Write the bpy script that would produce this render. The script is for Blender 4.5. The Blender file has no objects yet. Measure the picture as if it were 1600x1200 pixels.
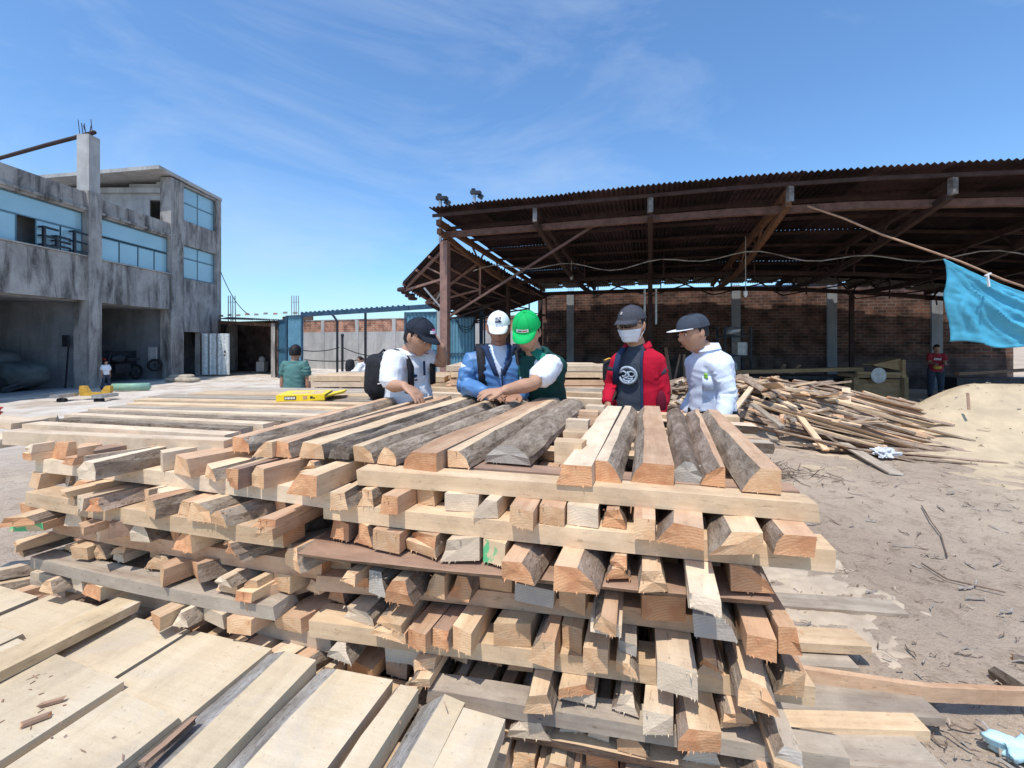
import bpy, bmesh, math, random
from mathutils import Vector, Matrix, noise
V = Vector
PI = math.pi
R = math.radians
rnd = random.Random(7)
scn = bpy.context.scene
col = scn.collection

# ------------------------------------------------------------------ camera
F = 700.0; HY = 535.0; CZ = 1.5   # focal length and horizon row in photograph pixels; the camera is level, the frame shifted down
cam_d = bpy.data.cameras.new('camera'); cam = bpy.data.objects.new('camera', cam_d); col.objects.link(cam)
cam.location = (0, 0, CZ); cam.rotation_euler = (PI/2, 0, 0)
cam_d.lens = 36*F/1600.0; cam_d.shift_y = -(600-HY)/1600.0; cam_d.sensor_width = 36; cam_d.clip_start = .05; cam_d.clip_end = 2000
scn.camera = cam
# ------------------------------------------------------------------ sun, sky, exposure
SUN_EL = R(65); sh_ = V((-.42, -.9, 0)).normalized()
tosun = V((sh_.x*math.cos(SUN_EL), sh_.y*math.cos(SUN_EL), math.sin(SUN_EL)))
sl = bpy.data.lights.new('sun', 'SUN'); sl.energy = 4.1; sl.angle = R(.5); sl.color = (1, .955, .88)
so = bpy.data.objects.new('sun', sl); col.objects.link(so); so.location = (0, 0, 30)
so.rotation_euler = (-tosun).to_track_quat('-Z', 'Y').to_euler()
world = bpy.data.worlds.new('World'); scn.world = world; world.use_nodes = True
wn = world.node_tree.nodes; wl = world.node_tree.links; wn.clear()
wo = wn.new('ShaderNodeOutputWorld'); bg = wn.new('ShaderNodeBackground'); sky = wn.new('ShaderNodeTexSky')
sky.sky_type = 'NISHITA'; sky.sun_disc = False; sky.sun_elevation = SUN_EL
sky.sun_rotation = math.atan2(tosun.x, tosun.y); sky.air_density = 1.0; sky.dust_density = .9; sky.ozone_density = 3.0
bg.inputs['Strength'].default_value = .15
tc = wn.new('ShaderNodeTexCoord'); mp = wn.new('ShaderNodeMapping'); mp.inputs['Rotation'].default_value = (0, R(-28), R(14))
mp.inputs['Scale'].default_value = (1.0, 1.2, 3.0); mp.inputs['Location'].default_value = (1.3, .2, .4)
nz = wn.new('ShaderNodeTexNoise'); nz.inputs['Scale'].default_value = 1.5; nz.inputs['Detail'].default_value = 9; nz.inputs['Roughness'].default_value = .6
nz.inputs['Distortion'].default_value = .6
rp = wn.new('ShaderNodeValToRGB'); rp.color_ramp.elements[0].position = .45; rp.color_ramp.elements[1].position = .78
rp.color_ramp.elements[1].color = (.5, .5, .5, 1)
mx = wn.new('ShaderNodeMixRGB'); mx.inputs[2].default_value = (4.6, 5.5, 6.6, 1)
tint = wn.new('ShaderNodeMixRGB'); tint.blend_type = 'MULTIPLY'; tint.inputs[0].default_value = 1; tint.inputs[2].default_value = (.98, 1.30, 1.52, 1)
wl.new(tc.outputs['Generated'], mp.inputs['Vector']); wl.new(mp.outputs[0], nz.inputs['Vector'])
wl.new(nz.outputs['Fac'], rp.inputs[0]); wl.new(rp.outputs[0], mx.inputs[0]); wl.new(sky.outputs[0], tint.inputs[1]); wl.new(tint.outputs[0], mx.inputs[1])
wl.new(mx.outputs[0], bg.inputs['Color']); wl.new(bg.outputs[0], wo.inputs[0])
vs = scn.view_settings; vs.view_transform = 'Standard'; vs.look = 'None'; vs.exposure = 0; vs.gamma = 1; vs.use_curve_mapping = False

# ------------------------------------------------------------------ pixel rays (photograph coordinates 1600x1200)
def ray(px, py):
    return V(((px-800)/F, 1.0, (HY-py)/F))
def P(px, py, D):
    d = ray(px, py); return V((0, 0, CZ)) + d*(D/d.y)
def PZ(px, py, z):
    d = ray(px, py); return V((0, 0, CZ)) + d*((z-CZ)/d.z)
UL = V((.9555, -.2950, 0)); UD = V((.2950, .9555, 0)); UP = V((0, 0, 1))
def W(u, v, z): return UL*u + UD*v + V((0, 0, z))
def gz(x, y):
    t = min(max((y-4)/5, 0), 1); return -.1*t*t*(3-2*t)

# ------------------------------------------------------------------ materials
MATS = {}
def nodes_of(name, rough=.8, metal=0.0, spec=.3):
    m = bpy.data.materials.new(name); m.use_nodes = True; nt = m.node_tree
    b = nt.nodes['Principled BSDF']; b.inputs['Roughness'].default_value = rough; b.inputs['Metallic'].default_value = metal
    b.inputs['Specular IOR Level'].default_value = spec
    MATS[name] = m
    return m, nt, b
def ramp(nt, stops):
    r = nt.nodes.new('ShaderNodeValToRGB'); e = r.color_ramp.elements
    while len(e) < len(stops): e.new(.5)
    for i, (p, c) in enumerate(stops): e[i].position = p; e[i].color = (*c, 1)
    return r
def coords(nt, scale, offset=True, kind='Object'):
    t = nt.nodes.new('ShaderNodeTexCoord'); mpn = nt.nodes.new('ShaderNodeMapping'); mpn.inputs['Scale'].default_value = scale
    nt.links.new(t.outputs[kind], mpn.inputs['Vector'])
    if offset:
        oi = nt.nodes.new('ShaderNodeObjectInfo'); mu = nt.nodes.new('ShaderNodeMath'); mu.operation = 'MULTIPLY'; mu.inputs[1].default_value = 57.0
        nt.links.new(oi.outputs['Random'], mu.inputs[0]); nt.links.new(mu.outputs[0], mpn.inputs['Location'])
    return mpn
def tex_noise(nt, vec, scale, detail=6, rough=.6, dist=0):
    n = nt.nodes.new('ShaderNodeTexNoise'); n.inputs['Scale'].default_value = scale; n.inputs['Detail'].default_value = detail
    n.inputs['Roughness'].default_value = rough; n.inputs['Distortion'].default_value = dist
    nt.links.new(vec.outputs[0], n.inputs['Vector']); return n
def mixc(nt, fac, a, b, mode='MIX'):
    m = nt.nodes.new('ShaderNodeMixRGB'); m.blend_type = mode
    for i, s in ((0, fac), (1, a), (2, b)):
        if hasattr(s, 'links') or hasattr(s, 'is_linked'): nt.links.new(s, m.inputs[i])
        elif i == 0: m.inputs[0].default_value = s
        else: m.inputs[i].default_value = (*s, 1)
    return m.outputs[0]
def bump(nt, b, h, strength=.3, dist=.01):
    bp = nt.nodes.new('ShaderNodeBump'); bp.inputs['Strength'].default_value = strength; bp.inputs['Distance'].default_value = dist
    nt.links.new(h, bp.inputs['Height']); nt.links.new(bp.outputs[0], b.inputs['Normal'])
def obj_random(nt, lo, hi):
    oi = nt.nodes.new('ShaderNodeObjectInfo'); mr = nt.nodes.new('ShaderNodeMapRange'); mr.inputs[3].default_value = lo; mr.inputs[4].default_value = hi
    nt.links.new(oi.outputs['Random'], mr.inputs[0]); return mr.outputs[0]
def value_var(nt, c, lo, hi):
    r = obj_random(nt, lo, hi); hv = nt.nodes.new('ShaderNodeHueSaturation'); nt.links.new(r, hv.inputs['Value']); nt.links.new(c, hv.inputs['Color']); return hv.outputs[0]

def mat_wood(name, a, b, stain=(.55, .3, .15), stain_amt=.5, grain=22, var=(.8, 1.1), rough=.85):
    m, nt, bs = nodes_of(name, rough)
    mpn = coords(nt, (1.6, grain, grain)); n = tex_noise(nt, mpn, 1.0, 8, .65, .4)
    c = ramp(nt, [(.3, b), (.62, a)]); nt.links.new(n.outputs['Fac'], c.inputs[0])
    mp2 = coords(nt, (1.0, 3.0, 3.0)); n2 = tex_noise(nt, mp2, 2.2, 5, .6, .3)
    r2 = ramp(nt, [(.5, (0, 0, 0)), (.72, (1, 1, 1))]); nt.links.new(n2.outputs['Fac'], r2.inputs[0])
    sc = nt.nodes.new('ShaderNodeMath'); sc.operation = 'MULTIPLY'; sc.inputs[1].default_value = stain_amt; nt.links.new(r2.outputs[0], sc.inputs[0])
    cc = mixc(nt, sc.outputs[0], c.outputs[0], stain)
    mps = coords(nt, (.5, 11, 11)); ns = tex_noise(nt, mps, 1.3, 4, .6, .2)
    rs = ramp(nt, [(.56, (0, 0, 0)), (.66, (1, 1, 1))]); nt.links.new(ns.outputs['Fac'], rs.inputs[0])
    ss = nt.nodes.new('ShaderNodeMath'); ss.operation = 'MULTIPLY'; ss.inputs[1].default_value = stain_amt*.9; nt.links.new(rs.outputs[0], ss.inputs[0])
    cc = mixc(nt, ss.outputs[0], cc, tuple(x*y for x, y in zip(b, (.72, .55, .45))))
    mpd = coords(nt, (3, 4, 4)); nd = tex_noise(nt, mpd, 2.0, 9, .7, .3)
    rd = ramp(nt, [(.35, (.80, .77, .75)), (.6, (1.06, 1.05, 1.03))]); nt.links.new(nd.outputs['Fac'], rd.inputs[0]); cc = mixc(nt, 1, cc, rd.outputs[0], 'MULTIPLY')
    # dirt specks and saw marks
    mp3 = coords(nt, (14, 60, 60)); n3 = tex_noise(nt, mp3, 1.5, 4, .7)
    r3 = ramp(nt, [(.28, (.45, .4, .36)), (.4, (1, 1, 1))]); nt.links.new(n3.outputs['Fac'], r3.inputs[0])
    cc = mixc(nt, .8, cc, r3.outputs[0], 'MULTIPLY')
    cc = value_var(nt, cc, *var); nt.links.new(cc, bs.inputs['Base Color'])
    mp4 = coords(nt, (60, 14, 14)); n4 = tex_noise(nt, mp4, 1.2, 6, .7)
    ad = nt.nodes.new('ShaderNodeMath'); nt.links.new(n.outputs['Fac'], ad.inputs[0]); nt.links.new(n4.outputs['Fac'], ad.inputs[1])
    bump(nt, bs, ad.outputs[0], .55, .004)
    return m
def mat_dusty(name):
    m, nt, bs = nodes_of(name, .95, 0, .15)
    mp1 = coords(nt, (1.2, 3, 3)); n1 = tex_noise(nt, mp1, 2.0, 10, .66, .5)
    c = ramp(nt, [(.3, (.50, .40, .28)), (.48, (.62, .505, .35)), (.66, (.68, .57, .42))]); nt.links.new(n1.outputs['Fac'], c.inputs[0])
    mp2 = coords(nt, (1, 1, 1)); n2 = tex_noise(nt, mp2, 2.6, 8, .7, .8)
    r2 = ramp(nt, [(.52, (0, 0, 0)), (.72, (.75, .75, .75))]); nt.links.new(n2.outputs['Fac'], r2.inputs[0]); cc = mixc(nt, r2.outputs[0], c.outputs[0], (.52, .46, .39))
    n3 = tex_noise(nt, mp2, 55, 4, .7); r3 = ramp(nt, [(.27, (.38, .33, .28)), (.36, (1, 1, 1))]); nt.links.new(n3.outputs['Fac'], r3.inputs[0]); cc = mixc(nt, .8, cc, r3.outputs[0], 'MULTIPLY')
    mp4 = coords(nt, (26, 2, 2)); n4 = tex_noise(nt, mp4, 1.4, 3, .5); cc = mixc(nt, .18, cc, ramp_out(nt, n4, [(.4, (.75, .72, .68)), (.6, (1, 1, 1))]), 'MULTIPLY')
    cc = value_var(nt, cc, .9, 1.06); nt.links.new(cc, bs.inputs['Base Color'])
    ad = nt.nodes.new('ShaderNodeMath'); nt.links.new(n4.outputs['Fac'], ad.inputs[0]); nt.links.new(n3.outputs['Fac'], ad.inputs[1]); bump(nt, bs, ad.outputs[0], .6, .004)
    return m
def ramp_out(nt, n, st):
    r = ramp(nt, st); nt.links.new(n.outputs['Fac'], r.inputs[0]); return r.outputs[0]
def mat_bark(name, a, b, c3, var=(.75, 1.15)):
    m, nt, bs = nodes_of(name, .95, 0, .15)
    mpn = coords(nt, (7, 22, 22)); n = tex_noise(nt, mpn, 1.4, 10, .7, .5)
    c = ramp(nt, [(.33, b), (.52, a), (.68, c3)]); nt.links.new(n.outputs['Fac'], c.inputs[0])
    mp2 = coords(nt, (2.2, 5, 5)); n2 = tex_noise(nt, mp2, 2, 5, .6)
    r2 = ramp(nt, [(.36, (.68, .64, .6)), (.58, (1.08, 1.06, 1.04))]); nt.links.new(n2.outputs['Fac'], r2.inputs[0])
    cc = mixc(nt, 1, c.outputs[0], r2.outputs[0], 'MULTIPLY')
    mp3 = coords(nt, (28, 55, 55)); n3 = tex_noise(nt, mp3, 1.6, 5, .75); r3 = ramp(nt, [(.33, (.42, .36, .31)), (.47, (1, 1, 1))]); nt.links.new(n3.outputs['Fac'], r3.inputs[0]); cc = mixc(nt, .85, cc, r3.outputs[0], 'MULTIPLY')
    cc = value_var(nt, cc, *var); ad = nt.nodes.new('ShaderNodeMath'); nt.links.new(n.outputs['Fac'], ad.inputs[0]); nt.links.new(n3.outputs['Fac'], ad.inputs[1])
    nt.links.new(cc, bs.inputs['Base Color']); bump(nt, bs, ad.outputs[0], 1.0, .012)
    return m
def mat_end(name, a, b, c3):
    m, nt, bs = nodes_of(name, .8)
    mpn = coords(nt, (1, 1, 1)); mpn.inputs['Location'].default_value = (0, 0, 0)
    for l in list(nt.links):
        if l.to_node == mpn and l.to_socket.name == 'Location': nt.links.remove(l)
    mpn.inputs['Location'].default_value = (0, .03, .07); mpn.inputs['Scale'].default_value = (.15, 1, 1.25)
    w = nt.nodes.new('ShaderNodeTexWave'); w.wave_type = 'RINGS'; w.rings_direction = 'X'; w.inputs['Scale'].default_value = 34
    w.inputs['Distortion'].default_value = 2.2; w.inputs['Detail'].default_value = 3; w.inputs['Detail Scale'].default_value = 1.6
    nt.links.new(mpn.outputs[0], w.inputs['Vector'])
    c = ramp(nt, [(.1, b), (.7, a)]); nt.links.new(w.outputs['Fac'], c.inputs[0])
    mp2 = coords(nt, (4, 9, 9)); n2 = tex_noise(nt, mp2, 2, 5, .6, .4)
    r2 = ramp(nt, [(.45, (0, 0, 0)), (.62, (1, 1, 1))]); nt.links.new(n2.outputs['Fac'], r2.inputs[0])
    cc = mixc(nt, r2.outputs[0], c.outputs[0], c3); cc = mixc(nt, .45, cc, a)
    cc = value_var(nt, cc, .82, 1.12); nt.links.new(cc, bs.inputs['Base Color'])
    mp4 = coords(nt, (30, 60, 60)); n4 = tex_noise(nt, mp4, 1.5, 5, .7); bump(nt, bs, n4.outputs['Fac'], .7, .004)
    return m
def mat_plain(name, c, rough=.7, metal=0.0, var=.12, scale=6, bmp=0.0, spec=.3, c2=None, bscale=None, rv=None):
    m, nt, bs = nodes_of(name, rough, metal, spec)
    mpn = coords(nt, (1, 1, 1)); n = tex_noise(nt, mpn, scale, 6, .62, .2)
    lo = c2 if c2 else tuple(x*(1-var) for x in c); hi = tuple(min(1, x*(1+var)) for x in c)
    r = ramp(nt, [(.35, lo), (.65, hi)]); nt.links.new(n.outputs['Fac'], r.inputs[0])
    o = r.outputs[0]
    if rv: o = value_var(nt, o, *rv)
    nt.links.new(o, bs.inputs['Base Color'])
    if bmp:
        nb = tex_noise(nt, mpn, bscale or scale*4, 6, .6); bump(nt, bs, nb.outputs['Fac'], bmp, .01)
    return m
def mat_concrete(name, a, b, dark, streak=.7):
    m, nt, bs = nodes_of(name, .92, 0, .2)
    mpn = coords(nt, (1, 1, 1), False); n = tex_noise(nt, mpn, 1.3, 10, .68, .3)
    c = ramp(nt, [(.32, b), (.6, a)]); nt.links.new(n.outputs['Fac'], c.inputs[0])
    mp2 = coords(nt, (1.7, 1.7, .32), False); n2 = tex_noise(nt, mp2, 1.5, 9, .66, .5)
    r2 = ramp(nt, [(.46, (0, 0, 0)), (.64, (1, 1, 1))]); nt.links.new(n2.outputs['Fac'], r2.inputs[0])
    sc = nt.nodes.new('ShaderNodeMath'); sc.operation = 'MULTIPLY'; sc.inputs[1].default_value = streak; nt.links.new(r2.outputs[0], sc.inputs[0])
    cc = mixc(nt, sc.outputs[0], c.outputs[0], dark)
    mp3 = coords(nt, (1, 1, 1.6), False); n3 = tex_noise(nt, mp3, 4.5, 8, .75, .6)
    r3 = ramp(nt, [(.6, (0, 0, 0)), (.66, (1, 1, 1))]); nt.links.new(n3.outputs['Fac'], r3.inputs[0])
    s3 = nt.nodes.new('ShaderNodeMath'); s3.operation = 'MULTIPLY'; s3.inputs[1].default_value = .35; nt.links.new(r3.outputs[0], s3.inputs[0])
    cc = mixc(nt, s3.outputs[0], cc, tuple(min(1, x*1.5) for x in a))
    nt.links.new(cc, bs.inputs['Base Color']); nb = tex_noise(nt, mpn, 16, 6, .6); bump(nt, bs, nb.outputs['Fac'], .4, .02)
    return m
def mat_brick(name, a, b, mortar, scale=1.0, rot=0.0, low=None):
    m, nt, bs = nodes_of(name, .9, 0, .2)
    t = nt.nodes.new('ShaderNodeTexCoord'); sx = nt.nodes.new('ShaderNodeSeparateXYZ'); cx = nt.nodes.new('ShaderNodeCombineXYZ')
    nt.links.new(t.outputs['Object'], sx.inputs[0]); nt.links.new(sx.outputs[0], cx.inputs[0]); nt.links.new(sx.outputs[2], cx.inputs[1])
    br = nt.nodes.new('ShaderNodeTexBrick'); br.inputs['Scale'].default_value = scale; br.inputs['Brick Width'].default_value = .26; br.inputs['Row Height'].default_value = .11
    br.inputs['Mortar Size'].default_value = .016; br.inputs['Mortar Smooth'].default_value = .4; br.inputs['Bias'].default_value = -.1
    br.inputs['Color1'].default_value = (*a, 1); br.inputs['Color2'].default_value = (*b, 1); br.inputs['Mortar'].default_value = (*mortar, 1)
    nt.links.new(cx.outputs[0], br.inputs['Vector'])
    n = nt.nodes.new('ShaderNodeTexNoise'); n.inputs['Scale'].default_value = 2.2; n.inputs['Detail'].default_value = 9; nt.links.new(cx.outputs[0], n.inputs['Vector'])
    r2 = ramp(nt, [(.36, (.45, .42, .4)), (.62, (1.15, 1.1, 1.05))]); nt.links.new(n.outputs['Fac'], r2.inputs[0])
    cc = mixc(nt, 1, br.outputs['Color'], r2.outputs[0], 'MULTIPLY')
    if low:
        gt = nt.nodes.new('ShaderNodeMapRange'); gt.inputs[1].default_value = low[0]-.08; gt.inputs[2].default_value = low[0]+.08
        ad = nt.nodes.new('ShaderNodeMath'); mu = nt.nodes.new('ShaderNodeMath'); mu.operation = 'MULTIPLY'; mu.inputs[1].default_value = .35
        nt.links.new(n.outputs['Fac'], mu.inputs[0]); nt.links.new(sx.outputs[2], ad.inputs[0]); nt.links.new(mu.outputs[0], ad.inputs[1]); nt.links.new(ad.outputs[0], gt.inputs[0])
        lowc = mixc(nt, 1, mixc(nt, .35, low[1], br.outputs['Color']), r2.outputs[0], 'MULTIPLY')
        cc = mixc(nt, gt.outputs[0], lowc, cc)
    nt.links.new(cc, bs.inputs['Base Color']); bump(nt, bs, br.outputs['Fac'], -.6, .02)
    return m

CREAM = mat_wood('sawn_cream', (.76, .565, .37), (.62, .43, .265), (.62, .44, .26), .3)
PALE = mat_wood('sawn_pale', (.77, .61, .44), (.66, .50, .35), (.66, .55, .40), .25)
PEACH = mat_wood('sawn_peach', (.68, .46, .30), (.55, .34, .21), (.50, .26, .14), .45)
BROWN = mat_wood('sawn_brown', (.46, .30, .21), (.34, .21, .15), (.22, .15, .12), .5)
WEATH = mat_wood('weathered_wood', (.52, .44, .35), (.40, .33, .26), (.25, .2, .17), .5)
DUSTY = mat_dusty('dusty_slab_wood')
SMEAR = mat_wood('smeared_wood', (.66, .52, .34), (.56, .43, .27), (.86, .82, .78), 1.0, 12)
BARK = mat_bark('grey_bark', (.47, .375, .29), (.26, .195, .145), (.60, .51, .41))
SLABE = mat_bark('grey_slab_edge', (.46, .44, .42), (.30, .28, .26), (.60, .58, .56))
BARKD = mat_bark('dark_bark', (.27, .22, .18), (.12, .095, .08), (.44, .38, .32))
BARKR = mat_bark('brown_bark', (.42, .32, .25), (.27, .19, .14), (.56, .46, .38))
ENDC = mat_end('end_cream', (.74, .49, .29), (.56, .33, .17), (.58, .29, .13))
ENDO = mat_end('end_orange', (.70, .385, .20), (.50, .22, .10), (.44, .15, .06))
ENDW = mat_end('end_white', (.76, .61, .45), (.62, .46, .31), (.6, .46, .32))
ENDG = mat_end('end_grey', (.52, .46, .39), (.36, .31, .26), (.36, .32, .29))
def mat_green():
    m, nt, bs = nodes_of('green_paint', .7)
    mpn = coords(nt, (1, 1, 1)); n = tex_noise(nt, mpn, 16, 5, .6, .5); r2 = ramp(nt, [(.47, (.66, .48, .30)), (.53, (.12, .46, .2))]); nt.links.new(n.outputs['Fac'], r2.inputs[0]); nt.links.new(r2.outputs[0], bs.inputs['Base Color']); return m
GREEN = mat_green()
CONC = mat_concrete('grey_concrete', (.43, .40, .37), (.27, .25, .23), (.075, .07, .066), .9)
CONCL = mat_concrete('light_concrete', (.48, .47, .45), (.37, .36, .35), (.2, .19, .18), .4)
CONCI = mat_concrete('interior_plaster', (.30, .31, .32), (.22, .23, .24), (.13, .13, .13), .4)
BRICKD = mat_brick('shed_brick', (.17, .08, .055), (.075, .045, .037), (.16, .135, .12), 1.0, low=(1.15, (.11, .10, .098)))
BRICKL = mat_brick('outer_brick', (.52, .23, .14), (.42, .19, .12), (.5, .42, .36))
BRICKM = mat_brick('side_brick', (.17, .11, .085), (.12, .085, .07), (.14, .12, .11))
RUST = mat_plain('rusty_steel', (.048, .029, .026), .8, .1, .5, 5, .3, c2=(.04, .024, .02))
POSTM = mat_plain('brown_painted_post', (.26, .15, .12), .75, 0, .2, 7, .3, c2=(.2, .12, .1))
RUSTB = mat_plain('brown_beam_paint', (.15, .085, .068), .8, 0, .2, 7, .3, c2=(.1, .058, .048))
RUSTO = mat_plain('orange_rust', (.15, .078, .042), .8, .1, .4, 6, .3, c2=(.12, .06, .04))
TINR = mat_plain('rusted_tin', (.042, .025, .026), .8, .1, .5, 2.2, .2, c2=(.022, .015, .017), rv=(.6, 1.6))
TINB = mat_plain('blue_tin_edge', (.05, .08, .15), .5, .3, .3, 3)
TINL = mat_plain('translucent_tin', (.36, .33, .28), .6, .1, .3, 5, rv=(.7, 1.1))
STEEL = mat_plain('galvanised_steel', (.45, .46, .46), .45, .7, .2, 12)
STEELD = mat_plain('dull_steel', (.22, .21, .20), .6, .3, .3, 9, c2=(.12, .1, .09))
DARKM = mat_plain('dark_metal', (.04, .045, .055), .5, .5, .3, 8)
BLACK = mat_plain('black_fabric', (.018, .018, .022), .85, 0, .4, 14, .3)
GLASSB = mat_plain('blue_tinted_glass', (.30, .49, .56), .22, 0, .07, .7, 0, 1.0, rv=(.93, 1.07))
DARKIN = mat_plain('painted_room_shade', (.035, .035, .04), .9)
DOORW = mat_plain('white_painted_tin', (.72, .76, .74), .5, 0, .1, 10, c2=(.55, .56, .54))
GATEB = mat_plain('blue_gate_paint', (.12, .27, .37), .6, .0, .12, 3, c2=(.10, .23, .31))
WFRAME = mat_plain('window_frame_paint', (.12, .24, .30), .5)
GATED = mat_plain('shaded_blue_gate_paint', (.05, .14, .22), .55, .1, .2, 3)  # darker copy of the gate blue, shade of the turned leaf put into the colour
GATEF = mat_plain('gate_frame_paint', (.04, .085, .14), .55, .2, .2, 5)
TARP = mat_plain('blue_tarp', (.07, .36, .52), .5, 0, .12, 5, .3, spec=.4)
SAWD = mat_plain('sawdust', (.54, .43, .29), .98, 0, .1, 3.5, .5, .1, c2=(.46, .365, .255), bscale=30)
YELL = mat_plain('yellow_card', (.85, .62, .03), .5, 0, .06, 14)
YELP = mat_plain('yellow_painted_steel', (.62, .36, .06), .5, .1, .2, 8)
REDP = mat_plain('red_plastic', (.55, .03, .03), .45)
SKIN = mat_plain('skin_tan', (.47, .26, .165), .55, 0, .1, 10, .05, .35)
SKIND = mat_plain('skin_dark', (.40, .21, .135), .55, 0, .12, 10, .05, .35)
HAIR = mat_plain('black_hair', (.012, .01, .01), .6, 0, .3, 40, .4)
WHITEC = mat_plain('white_cotton', (.80, .82, .86), .9, 0, .04, 10, .12, .2, bscale=60)
PBLUE = mat_plain('pale_blue_cotton', (.66, .73, .85), .9, 0, .05, 10, .12, .2, bscale=60)
BLUEJ = mat_plain('blue_nylon', (.085, .21, .44), .5, 0, .12, 8, .12, .5, bscale=50)
CAPN = mat_plain('black_cap_cloth', (.014, .018, .03), .85, 0, .2, 10, .1)
NAVY = mat_plain('navy_cloth', (.018, .035, .085), .85, 0, .2, 10, .1)
CHAR = mat_plain('charcoal_cloth', (.045, .055, .075), .9, 0, .15, 10, .1)
CAPG = mat_plain('grey_cap_cloth', (.055, .057, .07), .85, 0, .1, 20, .1)
GREENC = mat_plain('green_cap_cloth', (.0, .42, .10), .75, 0, .08, 14, .1)
VEST = mat_plain('dark_green_cloth', (.010, .062, .052), .8, 0, .2, 9, .12)
VESTL = mat_plain('mid_green_cloth', (.015, .20, .14), .75, 0, .15, 9, .12)
REDJ = mat_plain('red_fleece', (.46, .008, .03), .92, 0, .1, 9, .15, .2, bscale=70)
REDD = mat_plain('shadow_red', (.12, .004, .018), .9)
TEE = mat_plain('teal_cotton', (.085, .19, .175), .9, 0, .12, 9, .12)
TEER = mat_plain('red_cotton', (.34, .03, .045), .9, 0, .15, 9, .12)
DENIM = mat_plain('dark_denim', (.05, .065, .09), .9, 0, .2, 12, .15)
WHITEP = mat_plain('white_plastic', (.8, .8, .8), .5)
MASKM = mat_plain('white_mask', (.72, .76, .80), .85, 0, .04, 20)
LENS = mat_plain('dark_lens', (.006, .006, .008), .1, 0, .1, 3, 0, .8)
PINKP = mat_plain('pink_thread', (.8, .12, .3), .8)
LIME = mat_plain('lime_thread', (.25, .5, .08), .8)
PRINTG = mat_plain('print_grey', (.36, .42, .5), .8, 0, .15, 25)
GREYB = mat_plain('grey_blue_strap', (.10, .17, .26), .8)
CYL = mat_plain('green_cylinder_paint', (.25, .42, .32), .45)
SACKM = mat_plain('sack_cloth', (.42, .36, .28), .95, 0, .2, 8, .4)
STICKM = mat_plain('bark_litter', (.17, .12, .09), .95, 0, .5, 3, .4, c2=(.09, .065, .05))
STICKL = mat_plain('pale_litter', (.40, .325, .25), .95, 0, .4, 3, .3)
RUBBER = mat_plain('black_rubber', (.02, .02, .02), .8)
CARG = mat_plain('grey_green_cover', (.07, .085, .085), .8, 0, .25, 3, .4)
CRATEB = mat_plain('blue_crate', (.08, .22, .34), .6)
BEAMW = mat_wood('machine_timber', (.46, .31, .16), (.33, .21, .11), (.2, .13, .07), .4)

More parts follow.
